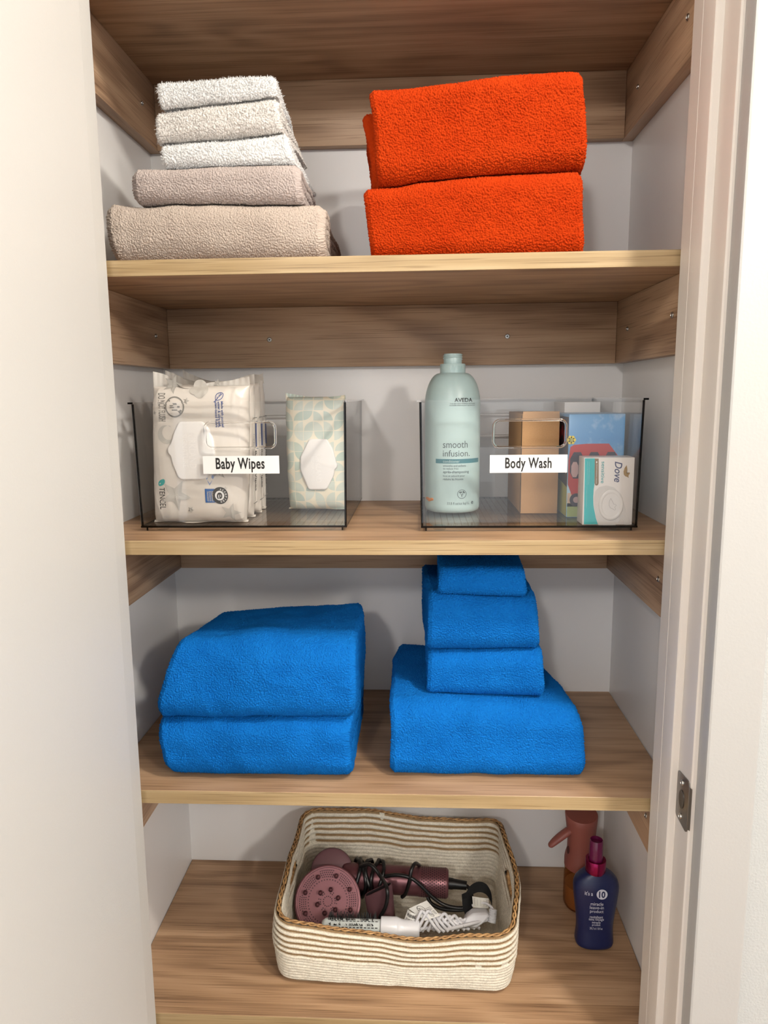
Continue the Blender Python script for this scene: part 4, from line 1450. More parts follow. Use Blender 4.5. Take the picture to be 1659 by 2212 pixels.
# soap bar and cream swirl printed on the card, a shallow emboss
sw = [mk(*p) for p in ((948, 1110), (985, 1070), (1060, 1052), (1140, 1075), (1200, 1140), (1235, 1230), (1262, 1330), (1290, 1445), (1240, 1445), (1215, 1380), (1150, 1447), (980, 1447), (955, 1360), (938, 1260), (935, 1180))]
mb.flat(sw, lift(.00015), 6)
c0 = mk(1105, 1247)
rx_, rz_ = abs(mk(1228, 1247)[0] - c0[0]), abs(mk(1105, 1402)[1] - c0[1])
R_ = []
for kk, dd in ((1.0, .0002), (.985, .0012), (.93, .0019), (.80, .0019), (.74, .0014)):
    R_.append([(a, y0 - dd, b) for a, b in ellipse(*c0, rx_ * kk, rz_ * kk, 48)])
mb.grid(np.array(R_), 7, wrap_v=True)
mb.flat(ellipse(*c0, rx_ * .74, rz_ * .74, 48), lift(.0014), 7)
bo = [mk(*p) for p in ((1100, 1180), (1085, 1210), (1083, 1250), (1095, 1275), (1120, 1285), (1140, 1298), (1150, 1290), (1138, 1270), (1155, 1250), (1145, 1238), (1130, 1240), (1118, 1215), (1100, 1180))]
stroke(mb, bo, .0006, lift(.0018), 8)
mb.build('printed_card', [M_SOAPBOX, plain('teal_card_print', '#18a3a6', .3), plain('bronze_print', '#7d6645', .35), plain('teal_ink', '#2a9294', .35), plain('navy_ink', '#262b57', .35),
                          plain('gold_print', '#8f7143', .35), plain('pearl_print', '#c2bdb8', .3), plain('soap_print', '#cdc8c3', .3), plain('soft_grey_print', '#a7a29d', .4)], t, angle=35, recalc=False)
# ------------------------------------------------------------------ rope basket
def vcol(o, C):
    at = o.data.color_attributes.new('Col', 'FLOAT_COLOR', 'POINT')
    at.data.foreach_set('color', np.concatenate([C, np.ones((len(C), 1))], 1).astype(np.float32).reshape(-1))


k = NT('cotton_and_jute_rope')
at = k.n('ShaderNodeAttribute', attribute_name='Col')
tc = k.n('ShaderNodeTexCoord')
nz = k.n('ShaderNodeTexNoise', i_Vector=tc.outputs['Object'], i_Scale=420.0, i_Detail=3.0)
mul = k.n('ShaderNodeMix', data_type='RGBA', blend_type='MULTIPLY')
mul.inputs[0].default_value = .5
k.link(at.outputs['Color'], mul.inputs[6])
k.link(k.ramp(nz.outputs[0], [(.3, (.62, .6, .56, 1)), (.6, (1, 1, 1, 1))]), mul.inputs[7])
k.link(mul.outputs[2], k.b.inputs['Base Color'])
k.b.inputs['Roughness'].default_value = .9
k.b.inputs['Specular IOR Level'].default_value = .1
k.bump(nz.outputs[0], .5, .0012)
M_ROPE = k.m
M_WICKER = NT('braided_wicker')
k = M_WICKER
tc = k.n('ShaderNodeTexCoord')
nz = k.n('ShaderNodeTexNoise', i_Vector=tc.outputs['Object'], i_Scale=140.0, i_Detail=3.0)
k.link(k.ramp(nz.outputs[0], [(.3, lin('#775431')), (.55, lin('#a57e4f')), (.75, lin('#bd9766'))]), k.b.inputs['Base Color'])
k.b.inputs['Roughness'].default_value = .6
M_WICKER = k.m

KX0, KX1, KY0, KY1, KR = -.1935, .1665, .0575, .3040, .027
KC = ((KX0 + KX1) / 2, (KY0 + KY1) / 2)
KROT = math.radians(-2.0)
bk = thing('rope_basket', 'cream and brown rope basket holding hair tools on the lowest shelf', 'basket', (KC[0], KC[1], Z4))
NP = 760


def perim(inset, n=NP):
    x0, x1, y0, y1, r = KX0 + inset, KX1 - inset, KY0 + inset, KY1 - inset, max(KR - inset, .004)
    segs = []
    # start at the middle of the left side, run along the front towards the right
    def line(a, b):
        segs.append(('l', a, b, math.dist(a, b)))
    def arc(c, a0):
        segs.append(('a', c, a0, r * PI / 2))
    ym = (y0 + y1) / 2
    line((x0, ym), (x0, y0 + r)); arc((x0 + r, y0 + r), PI)
    line((x0 + r, y0), (x1 - r, y0)); arc((x1 - r, y0 + r), 1.5 * PI)
    line((x1, y0 + r), (x1, y1 - r)); arc((x1 - r, y1 - r), 0)
    line((x1 - r, y1), (x0 + r, y1)); arc((x0 + r, y1 - r), .5 * PI)
    line((x0, y1 - r), (x0, ym))
    tot = sum(s[3] for s in segs)
    out = []
    for i in range(n):
        d = tot * i / n
        for s in segs:
            if d <= s[3] or s is segs[-1]:
                f = d / s[3]
                if s[0] == 'l':
                    out.append((s[1][0] + (s[2][0] - s[1][0]) * f, s[1][1] + (s[2][1] - s[1][1]) * f))
                else:
                    a = s[2] + f * PI / 2
                    out.append((s[1][0] + r * math.cos(a), s[1][1] + r * math.sin(a)))
                break
            d -= s[3]
    return np.array(out), tot


PO, KTOT = perim(0)
PI_, _ = perim(.0075)
Wd, Dp = KX1 - KX0, KY1 - KY0
fr = np.arange(NP) / NP
half = Dp / 2
keyp = np.array([0, half * .9, half + Wd * .15, half + Wd * .5, half + Wd * .85, half + Wd + .02, half + Wd + half, half + Wd + Dp, half + Wd + Dp + Wd * .5, half + Wd + Dp + Wd * .95, half * 2 + Wd * 2 + Dp * .5 + .0])
keyp = keyp / keyp[-1]
keyh = np.array([.134, .106, .099, .086, .103, .116, .142, .127, .146, .128, .134])
tt = fr
HH = np.interp(tt, keyp, keyh)
ker = np.ones(41) / 41
HH = np.convolve(np.concatenate([HH[-20:], HH, HH[:20]]), ker, 'valid')[:NP]
HH = HH + .0012 * np.sin(fr * 2 * PI * 9 + 1)
# rope rows from the bottom: fine cotton rows, then cotton / jute pairs
rows = []
v = 0.0
for i in range(9):
    rows.append((v, v + .052, 0)); v += .052
for i in range(6):
    rows.append((v, v + .054, 0)); v += .054
    rows.append((v, v + .036, 1)); v += .036
sc = v
vs_, bul, kind = [], [], []
for (a, b, kd) in rows:
    m = 7 if kd == 0 else 5
    for q in range(m):
        s = q / m
        vs_.append((a + (b - a) * s) / sc)
        bul.append((.0020 if kd == 0 else .0006) * math.sqrt(max(0, 1 - (2 * s - 1) ** 2)) - (.0010 if kd else 0))
        kind.append((kd, s))
vs_.append(1.0); bul.append(0.0); kind.append((1, 1))
vs_, bul = np.array(vs_), np.array(bul)
fine = np.array([1.0 if x < 9 * .052 / sc else 0.0 for x in vs_])
CREAM, JUTE = np.array([.71, .66, .55]), np.array([.30, .195, .10])


def rot(P):
    c, s = math.cos(KROT), math.sin(KROT)
    x, y = P[..., 0] - KC[0], P[..., 1] - KC[1]
    Q = P.copy()
    Q[..., 0], Q[..., 1] = KC[0] + c * x - s * y, KC[1] + s * x + c * y
    return Q


def wall(path, sign, zlo):
    d = np.roll(path, -1, 0) - np.roll(path, 1, 0)
    nrm = np.stack([d[:, 1], -d[:, 0]], -1)
    nrm /= np.linalg.norm(nrm, axis=1, keepdims=True)
    R = len(vs_)
    z = zlo + (HH[None, :] - (zlo - 0.0)) * vs_[:, None] if zlo else HH[None, :] * vs_[:, None]
    arcl = fr * KTOT
    tw = np.array([s for _, s in kind])[:, None]
    strand = np.abs(np.sin(PI * (arcl[None, :] / .0042 + tw * 1.0)))
    kd = np.array([q for q, _ in kind])[:, None]
    off = bul[:, None] * (1 - .45 * fine[:, None]) + .0007 * strand * (1 - kd) * np.sqrt(np.clip(1 - (2 * tw - 1) ** 2, 0, 1))
    lean_ = .007 * np.sin(PI * np.clip(vs_, 0, 1) * .8)[:, None] * np.ones_like(off)
    foot = -.011 * np.clip(1 - vs_ / .10, 0, 1)[:, None] ** 2.2
    P = np.zeros((R, NP, 3))
    base = path[None] + nrm[None] * (sign * off + lean_ + foot)[..., None]
    bulge = np.exp(-((fr - .485) * KTOT / .075) ** 2)[None, :] * np.clip(vs_, 0, 1)[:, None] ** 1.3 * .017
    base = base + nrm[None] * bulge[..., None]
    P[..., :2] = base
    P[..., 2] = z
    P = rot(P)
    P[..., 2] += Z4 + .0006
    wob = vnoise(P, 26, 5) * .0016 + vnoise(P, 90, 6) * .0006
    P[..., :2] += nrm[None] * wob[..., None]
    P[..., 2] += vnoise(P, 30, 8) * .0012 * np.clip(vs_ * 4 - .4, 0, 1)[:, None]
    nzv = vnoise(P, 260, 9)[..., None] * .10 + vnoise(P, 25, 10)[..., None] * .05
    patch = (vnoise(P * np.array([1, 1, .2]), 45, 12) > -.72)[..., None]
    C = np.where((kd[..., None] == 1) & patch, JUTE, CREAM) * (1 + nzv)
    return P, C


def wall_object(name, P, C, flip):
    mb = MB()
    R = P.shape[0]
    fs = []
    s_left, s_right = 0.0, (half + Wd + half) / (2 * Wd + 2 * Dp)
    for i in range(R - 1):
        for j in range(NP):
            j2 = (j + 1) % NP
            f = j / NP
            d = min(abs(f - s_right), abs(f), abs(1 - f)) * KTOT
            vv = (vs_[i] - .70) / .085
            if (d / .036) ** 4 + abs(vv) ** 3 < 1:
                continue
            q = (i * NP + j, i * NP + j2, (i + 1) * NP + j2, (i + 1) * NP + j)
            fs.append(q[::-1] if flip else q)
    mb.add(P.reshape(-1, 3), fs)
    o = mb.build(name, M_ROPE, bk, angle=180, recalc=False)
    vcol(o, C.reshape(-1, 3))
    return o


Pout, Cout = wall(PO, 1, 0)
Pin, Cin = wall(PI_, -1, .006)
wall_object('outer_wall', Pout, Cout, False)
wall_object('inner_wall', Pin, Cin, True)
# base: inner and outer floor as concentric coils
fl = MB()
ringsF = []
for kk in np.linspace(1.0, .02, 60):
    q = PI_.copy()
    cc = np.array(KC)
    q = cc + (q - cc) * (kk if kk > .02 else .02)
    z = Z4 + .0066 + .0012 * abs(math.sin(kk * 60 * .5))
    ringsF.append(np.concatenate([rot(np.concatenate([q, np.full((NP, 1), z)], 1))[::4]], 0))
RF_ = np.array(ringsF)
fl.grid(RF_, 0, wrap_v=True, flip=True)
bot = rot(np.concatenate([np.array(KC) + (PO - np.array(KC)) * .955, np.full((NP, 1), Z4 + .0005)], 1))[::4]
fl.flat([tuple(p) for p in bot], lambda x, y, z: (x, y, z))
o = fl.build('base', M_ROPE, bk, angle=180)
vcol(o, np.tile(CREAM * .9, (len(o.data.vertices), 1)))
# braided rim: two wicker strands twisted round the lip
top = (Pout[-1] + Pin[-1]) / 2
rim = MB()
dd = np.roll(top, -1, 0) - np.roll(top, 1, 0)
dd /= np.linalg.norm(dd, axis=1, keepdims=True)
sd = np.stack([dd[:, 1], -dd[:, 0], np.zeros(NP)], -1)
sd /= np.linalg.norm(sd, axis=1, keepdims=True)
upv = np.cross(sd, dd)
arcs = fr * KTOT
for ph in (0, PI):
    a = 2 * PI * np.round(KTOT / .026) * fr + ph
    path = top + (sd * np.cos(a)[:, None] * .0021 + upv * np.sin(a)[:, None] * .0010) + np.array([0, 0, .0005])
    rim.tube(path[::2], .0015, 7, closed=True)
rim.build('braided_rim', M_WICKER, bk, angle=180)
for s_mid in (0.0, (half + Wd + half) / (2 * Wd + 2 * Dp)):
    jm = int(s_mid * NP)
    pts = []
    for q in range(40):
        a = 2 * PI * q / 40
        dj = math.copysign(abs(math.cos(a)) ** .5, math.cos(a)) * .036
        dv = math.copysign(abs(math.sin(a)) ** .67, math.sin(a)) * .085 + .70
        j = (jm + int(round(dj / KTOT * NP))) % NP
        i = int(np.argmin(np.abs(vs_ - dv)))
        pts.append((Pout[i, j] + Pin[i, j]) / 2)
    hb = MB()
    hb.tube(pts, .0034, 8, closed=True)
    ho = hb.build('handle_slot_binding', M_WICKER, bk, angle=180)
# loose jute hairs on the outside
rng = np.random.default_rng(4)
fz = MB()
for q in range(1100):
    i = rng.integers(int(len(vs_) * .45), len(vs_) - 1)
    j = rng.integers(0, NP)
    for PP, sg in ((Pout, 1),):
        if sg < 0 and q % 2:
            continue
        p = PP[i, j]
        n_ = sd[j] * sg
        dr_ = rng.normal(size=3) * .7 + n_ * 1.0
        dr_ /= np.linalg.norm(dr_)
        L_ = rng.uniform(.002, .006)
        t_ = np.cross(dr_, [0.3, .2, 1]); t_ /= np.linalg.norm(t_)
        m_ = p + dr_ * L_ * .5
        e_ = m_ + (dr_ + rng.normal(size=3) * .6) * L_ * .5
        fz.add([p - t_ * .00012, p + t_ * .00012, m_ + t_ * .0001, m_ - t_ * .0001, e_], [(0, 1, 2, 3), (3, 2, 4)])
o = fz.build('jute_fuzz', plain('pale_jute_fibre', '#c6a877', .8), bk, smooth=False, recalc=False)
o['kind'] = 'stuff'

# ------------------------------------------------------------------ hair dryer with diffuser
M_ROSE = plain('rose_metal_plastic', '#6c4348', .34, .5)
M_ROSEM = plain('matt_rose_plastic', '#5f3d42', .48, .15)
M_HOLE = plain('dark_hole', '#1c0f12', .8)
M_BLACK = plain('black_rubber_cord', '#0d0d0e', .38)
M_VELCRO = plain('black_velcro', '#070708', .95)


def axis_matrix(a, b):
    a, b = Vector(a), Vector(b)
    return Matrix.Translation(a) @ (b - a).normalized().to_track_quat('Z', 'Y').to_matrix().to_4x4(), (b - a).length


def at(u, v, y):
    return Vector([float(c) for c in on(u, v, 1, y)])


hd = thing('hair_dryer', 'rose pink hair dryer with round diffuser lying in the rope basket', 'hair dryer', (-.05, .23, Z4 + .008))
A, B = at(742, 1893, .232), at(969, 1908, .222)
M, LN = axis_matrix(A, B)
BRR = .0238
mb = MB()
mb.lathe([(0, 0), (.0215, 0), (.0225, .001), (BRR, .006), (BRR, LN - .052)], 0, 0, 56, M=M)
mb.build('handle', M_ROSE, hd, angle=40)
mb = MB()
mb.lathe([(BRR + .0003, LN - .0519), (BRR + .0006, LN - .050), (BRR + .0006, LN - .004), (BRR - .002, LN - .0006), (BRR - .005, LN), (0, LN)], 0, 0, 64, M=M)
for ci in range(12):
    z = LN - .046 + ci * .0036
    for q in range(34):
        a = 2 * PI * (q + .5 * (ci % 2)) / 34
        P = []
        for h in range(6):
            b = PI * h / 3
            aa = a + .00105 * math.cos(b) / BRR
            r = BRR + .0008
            P.append(M @ Vector((r * math.cos(aa), r * math.sin(aa), z + .00105 * math.sin(b))))
        mb.add(P, [tuple(range(6))], 1)
mb.build('filter_cage', [M_ROSE, M_HOLE], hd, angle=40, recalc=False)
# head: short drum whose round end faces up and out
Nd = Vector((float(CAM[0]), float(CAM[1]), float(CAM[2]))) - at(708, 1947, .18)
Nd.normalize()
Hc = at(717, 1881, .226)
M, _ = axis_matrix(Hc - Nd * .035, Hc + Nd * .1)
mb = MB()
mb.lathe([(0, -.010), (.030, -.010), (.036, -.004), (.0375, .004), (.0375, .030), (.0360, .0335), (.032, .0350), (0, .0354)], 0, 0, 64, M=M)
mb.build('head', M_ROSEM, hd, angle=35)
# diffuser bowl
Dc = at(708, 1947, .177)
M, _ = axis_matrix(Dc, Dc + Nd)
DR = .0560
mb = MB()
mb.lathe([(.017, -.040), (.020, -.040), (.026, -.032), (.043, -.020), (.053, -.006), (DR, -.001), (DR, .0022), (DR - .0018, .0030), (DR - .0042, .0026), (DR - .0048, .0006), (.03, -.0006), (0, -.0008)], 0, 0, 80, M=M)
dots = []
for r, n in ((.0075, 14), (.0190, 0), (.0330, 44), (.0366, 0), (.0400, 0)):
    dots += [(r, 2 * PI * q / n) for q in range(n)]
for r in (.0375, .0408, .0441, .0474):
    n = int(2 * PI * r / .0033)
    for q in range(n):
        a = 2 * PI * q / n
        if abs(((a / (2 * PI) * 8 + .0) % 1) - .5) > .16:
            dots.append((r, a))
for r in (.0125, .0155):
    for q in range(22):
        a = 2 * PI * q / 22
        if abs(((a / (2 * PI) * 6) % 1) - .5) > .2:
            dots.append((r, a))
for r, a in dots:
    mb.add([M @ Vector((r * math.cos(a) + .00095 * math.cos(b), r * math.sin(a) + .00095 * math.sin(b), .0009)) for b in np.linspace(0, 2 * PI, 7)[:-1]], [tuple(range(6))], 1)
df = mb.build('diffuser', [M_ROSE, M_HOLE], hd, angle=40, recalc=False)
df['label'] = 'round diffuser with prongs and vent holes'
for r, n, o_ in ((.0405, 8, .5), (.0180, 6, .2)):
    for q in range(n):
        a = 2 * PI * (q + o_) / n
        pm = MB()
        pm.lathe([(.0042, -.0004), (.0040, .004), (.0034, .0105), (.0026, .0130), (.0012, .0142), (0, .0144)], r * math.cos(a), r * math.sin(a), 16, M=M)
        pm.build('prong', M_ROSE, df, angle=60)
# cord: strain relief, coils round the handle, free run
mb = MB()
M, L2_ = axis_matrix(B, at(1008, 1913, .218))
mb.lathe([(0, -.001), (.0095, -.001), (.0095, .006), (.0085, .010), (.0072, L2_), (0, L2_ + .0005)], 0, 0, 28, M=M)
mb.build('strain_relief', M_BLACK, hd, angle=40)


def spline(pts, n=10):
    pts = [Vector(p) for p in pts]
    out = []
    for i in range(len(pts) - 1):
        p0, p1, p2, p3 = pts[max(i - 1, 0)], pts[i], pts[i + 1], pts[min(i + 2, len(pts) - 1)]
        for k_ in range(n):
            t_ = k_ / n
            out.append(.5 * ((2 * p1) + (p2 - p0) * t_ + (2 * p0 - 5 * p1 + 4 * p2 - p3) * t_ * t_ + (3 * p1 - p0 - 3 * p2 + p3) * t_ ** 3))
    out.append(pts[-1])
    return out


cm = MB()
ax = (B - A).normalized()
e1 = ax.cross(Vector((0, 0, 1))).normalized()
e2 = ax.cross(e1)
coil = []
for q in range(150):
    s = q / 149
    a = 2 * PI * 5.0 * s + .6
    rad_ = BRR + .0040 + .0025 * math.sin(q * .9) ** 2
    c = A + ax * (.018 + .052 * s + .006 * math.sin(q * .37))
    coil.append(c + (e1 * math.cos(a) + e2 * math.sin(a)) * rad_)
cm.tube(coil, .0032, 10)
cm.tube(spline([at(778, 1872, .218), at(800, 1868, .205), at(822, 1893, .190), at(836, 1920, .156), at(834, 1955, .150), at(820, 1982, .149)]), .0032, 10)
cm.tube(spline([at(832, 1893, .206), at(858, 1890, .200), at(886, 1896, .1955), at(908, 1912, .194), at(932, 1936, .192), at(958, 1954, .19), at(985, 1961, .188), at(1008, 1961, .186)]), .0032, 10)
cm.tube(spline([at(868, 1938, .198), at(876, 1930, .196), at(884, 1905, .194), at(889, 1878, .200), at(898, 1865, .215), at(908, 1872, .245)]), .0032, 10)
cm.tube(spline([at(924, 1938, .205), at(932, 1952, .198), at(955, 1963, .192), at(985, 1966, .188), at(1010, 1964, .186)]), .0032, 10)
cm.tube(spline([at(1007, 1913, .218), at(1015, 1921, .212), at(1019, 1935, .200), at(1016, 1955, .190)]), .0032, 10)
cm.build('power_cord', M_BLACK, hd, angle=80)
vm = MB()
ring = spline([at(1008, 1972, .184), at(1003, 1955, .182), at(1008, 1938, .186), at(1018, 1924, .192), at(1034, 1917, .194), at(1050, 1922, .192), at(1060, 1938, .186), at(1063, 1954, .180)])
wdir = Vector((.05, .61, .79)) * .0072
P_ = np.array([[tuple(p - wdir), tuple(p + wdir)] for p in ring])
P2_ = np.array([[tuple(p + wdir + Vector((0, .0008, .0014))), tuple(p - wdir + Vector((0, .0008, .0014)))] for p in ring])
vm.grid(P_)
vm.grid(P2_)
q0 = [at(998, 1944, .181), at(1015, 1936, .183), at(1022, 1950, .180), at(1020, 1972, .176), at(1006, 1978, .175), at(1000, 1964, .178)]
vm.add(q0 + [p + Vector((0, .010, .003)) for p in q0], [tuple(range(6)), tuple(range(11, 5, -1))] + [(i, 6 + i, 6 + (i + 1) % 6, (i + 1) % 6) for i in range(6)])
vm.build('cable_strap', M_VELCRO, hd, angle=50)

# concentrator nozzle
nz_ = thing('dryer_nozzle', 'flat mauve concentrator nozzle standing beside the diffuser in the basket', 'nozzle', tuple(at(822, 1985, .170)))
top_c, bot_c = at(817, 1921, .170), at(826, 1990, .178)
xa = (at(846, 1909, .166) - at(788, 1936, .172))
hl = xa.length / 2
xa.normalize()
dn = (bot_c - top_c)
ya = xa.cross(dn).normalized()
R_ = []
for f, hx, hy, in_ in ((0, hl, .0052, 0), (.06, hl * 1.0, .0060, 0), (.3, hl * .93, .0090, 0), (.6, hl * .86, .0150, 0), (.85, hl * .84, .0190, 0), (1.0, hl * .84, .0195, 0)):
    R_.append([tuple(top_c + dn * f + (xa * (1 - f) + Vector((1, 0, 0)) * f).normalized() * (hx * math.copysign(abs(math.cos(a)) ** (.55 + .45 * f), math.cos(a))) + ya * (hy * math.copysign(abs(math.sin(a)) ** (.6 + .4 * f), math.sin(a)))) for a in np.linspace(0, 2 * PI, 49)[:-1]])
inner = [[tuple(top_c + dn * f + (xa * (1 - f) + Vector((1, 0, 0)) * f).normalized() * (hx * math.copysign(abs(math.cos(a)) ** .55, math.cos(a))) + ya * (hy * math.copysign(abs(math.sin(a)) ** .6, math.sin(a)))) for a in np.linspace(0, 2 * PI, 49)[:-1]] for f, hx, hy in ((0, hl * .92, .0036), (.12, hl * .90, .0036))]
mb = MB()
mb.grid(np.array(R_[::-1] + inner[:1]), 0, wrap_v=True)
mb.grid(np.array(inner), 1, wrap_v=True)
mb.add(inner[1], [tuple(range(48))], 1)
mb.build('nozzle_body', [M_ROSEM, M_HOLE], nz_, angle=50)

# ------------------------------------------------------------------ white hot-air brush with its cord and tags
M_WHITEP = plain('white_gloss_plastic', '#dedee2', .28)
M_MINT = plain('pale_mint_barrel', '#d3dad8', .35)
M_BRIS = plain('black_bristle', '#0c0c0d', .5)
M_PAPER = plain('white_paper_tag', '#dcdad4', .7)
hb_ = thing('hot_air_brush', 'white hot air styling brush with black bristles in the basket front', 'hair brush', tuple(at(823, 2000, .135)))
A, B = at(700, 2003, .124), at(906, 2009, .122)
ax = (B - A)
LT = ax.length
ax.normalize()
M, _ = axis_matrix(A, B)
e1 = ax.cross(Vector((0, 0, 1))).normalized()
e2 = e1.cross(ax)
uC = (at(823, 2006, .123) - A).dot(ax)
mb = MB()
mb.lathe([(0, -.004), (.010, -.003), (.0135, .002), (.0140, .005), (.0140, uC - .0005)], 0, 0, 40, M=M)
for q in range(13):          # dark vent slots along the top
    z = .012 + q * (uC - .018) / 12.5
    for a0 in (.25, .95, 1.65, 2.35, -.5):
        P = [M @ Vector((.0142 * math.cos(aa), .0142 * math.sin(aa), zz)) for aa, zz in ((a0, z), (a0 + .10, z), (a0 + .10, z + .0042), (a0, z + .0042))]
        mb.add(P, [(0, 1, 2, 3)], 1)
mb.build('brush_barrel', [M_MINT, M_BRIS], hb_, angle=50, recalc=False)
rng = np.random.default_rng(9)
br_ = MB()
for q in range(420):
    a = rng.uniform(0, 2 * PI)
    row = int(rng.integers(0, 10))
    a = 2 * PI * row / 10 + .3
    z = .006 + (uC - .012) * rng.random()
    r_ = Vector((math.cos(a), math.sin(a), 0))
    p = M @ (r_ * .0135 + Vector((0, 0, z)))
    e = M @ (r_ * (.0135 + rng.uniform(.007, .0105)) + Vector((rng.normal() * .0008, rng.normal() * .0008, z + rng.normal() * .0012)))
    br_.tube([p, (p + e) / 2, e], [.00065, .00055, .0004], 5)
br_.build('bristles', M_BRIS, hb_, angle=80, recalc=False)['kind'] = 'stuff'
mb = MB()
mb.lathe([(0, uC - .001), (.0178, uC), (.0184, uC + .001), (.0184, uC + .0255), (.0178, uC + .0270), (.0158, uC + .0320), (.0145, uC + .038), (.0142, LT - .002), (.0130, LT), (0, LT)], 0, 0, 48, M=M)
mb.build('handle', M_WHITEP, hb_, angle=30)
cm = MB()
rl = np.random.default_rng(21)
for i in range(9):
    u0 = 893 + 11.5 * i
    y = .128 + .0030 * i
    jt = rl.uniform(-3, 3, 6)
    tp = 1967 + 2.2 * i + jt[0]
    cm.tube(spline([at(u0 - 2 + jt[1], 2014 - i, y - .006), at(u0 + 6, 1992, y - .004), at(u0 + 14 + jt[2], tp + 3, y), at(u0 + 22 + jt[3], tp, y + .003), at(u0 + 31, tp + 12, y + .002), at(u0 + 46 + jt[4], 2003, y - .001), at(u0 + 54 + jt[5], 2014 - i, y - .003)]), .0026, 8)
cm.tube(spline([B, at(925, 2004, .136), at(960, 2008, .134), at(1000, 2000, .138)]), .0030, 8)
cm.tube(spline([at(1000, 2000, .140), at(1040, 1990, .150), at(1060, 1984, .156)]), .0030, 8)
cm.tube(spline([at(1020, 1956, .170), at(1045, 1950, .168), at(1060, 1958, .164), at(1068, 1972, .158), at(1066, 1988, .154)]), .0022, 8)
cm.build('power_cord', plain('white_cord', '#d4d3d6', .4), hb_, angle=80)


def sheet(name, corners, th, mats, parent, marks=None, bend=.004):
    a, b, c, d = [Vector(p) for p in corners]
    n_ = (b - a).cross(d - a).normalized()
    if n_.y > 0:
        n_ = -n_

    def S(s, t_, lift=0.0):
        p = a * (1 - s) * (1 - t_) + b * s * (1 - t_) + c * s * t_ + d * (1 - s) * t_
        return tuple(p + n_ * (bend * math.sin(PI * s) + lift))
    mb = MB()
    G1 = np.array([[S(i / 10, j / 6, th / 2) for j in range(7)] for i in range(11)])
    G2 = np.array([[S(i / 10, j / 6, -th / 2) for j in range(7)] for i in range(11)])
    mb.grid(G1)
    mb.grid(G2, flip=True)
    if marks:
        marks(mb, S, th)
    return mb.build(name, mats, parent, angle=60, recalc=False)


def tag_marks(mb, S, th):
    f = lambda a, b: S(a, b, th / 2 + .0005)
    ringshape(mb, .42, .68, .17, .24, .024, f, 1, 28)
    stroke(mb, [(.31, .84), (.53, .52)], .028, f, 1)
    ringshape(mb, .42, .68, .08, .11, .014, f, 1, 20)
    ringshape(mb, .62, .22, .11, .16, .018, f, 1, 24)
    stroke(mb, [(.55, .33), (.69, .11)], .02, f, 1)
    ringshape(mb, .62, .22, .05, .07, .012, f, 1, 16)
    for q in range(3):
        stroke(mb, [(.60, .62 - .07 * q), (.92, .62 - .07 * q)], .018, f, 1)
    for q in range(4):
        stroke(mb, [(.80, .36 - .06 * q), (.94, .36 - .06 * q)], .02, f, 1)


sheet('warning_tag', (at(918, 1989, .128), at(951, 1978, .134), at(922, 1945, .146), at(883, 1963, .138)), .0003, [M_PAPER, M_INK], hb_, tag_marks)


def tag2(mb, S, th):
    write(mb, 'WARNING', .08, .92, .45, .80, lambda a, b: S(a, b, th / 2 + .0005), 1, bold=.03)
    write(mb, 'DO NOT REMOVE', .08, .92, .12, .34, lambda a, b: S(a, b, th / 2 + .0005), 1, bold=.02)


sheet('cord_wrap_tag', (at(873, 1987, .132), at(897, 1994, .130), at(901, 1974, .134), at(881, 1964, .138)), .0003, [M_PAPER, M_INK], hb_, tag2, .006)
pl_ = MB()
q0 = [at(998, 2004, .146), at(1008, 1984, .150), at(1022, 1974, .154), at(1052, 1972, .154), at(1058, 1980, .150), at(1046, 1994, .146), at(1030, 2006, .142)]
n_ = len(q0)
off = Vector((0, .020, -.004))
pl_.add(q0 + [p + off for p in q0], [tuple(range(n_)), tuple(range(2 * n_ - 1, n_ - 1, -1))] + [(i, n_ + i, n_ + (i + 1) % n_, (i + 1) % n_) for i in range(n_)])
o = pl_.build('plug_housing', M_WHITEP, hb_, angle=40)
o.modifiers.new('round', 'BEVEL').width = .003
o.modifiers['round'].segments = 3
sr = MB()
A_, B_ = at(1062, 1992, .150), at(1065, 1966, .158)
M, L_ = axis_matrix(A_, B_)
pr = []
for q in range(10):
    z = L_ * q / 9
    pr += [(.0068, z), (.0068, z + L_ * .06), (.0054, z + L_ * .065), (.0054, z + L_ * .10)]
sr.lathe([(0, 0)] + pr + [(0, pr[-1][1])], 0, 0, 20, M=M)
sr.build('cord_relief', M_WHITEP, hb_, angle=40)


def tag3(mb, S, th):
    f = lambda a, b: S(a, b, th / 2 + .0004)
    for q in range(5):
        stroke(mb, [(.1, .2 + .15 * q), (.9, .2 + .15 * q)], .03, f, 1)
    for q in range(5):
        stroke(mb, [(.1 + .2 * q, .2), (.1 + .2 * q, .8)], .015, f, 1)


sheet('rating_tag', (at(1022, 1960, .166), at(1055, 1962, .164), at(1056, 1941, .172), at(1020, 1936, .174)), .0003, [plain('clear_grey_tag', '#bfbcb2', .4), M_FILMD], hb_, tag3, .002)

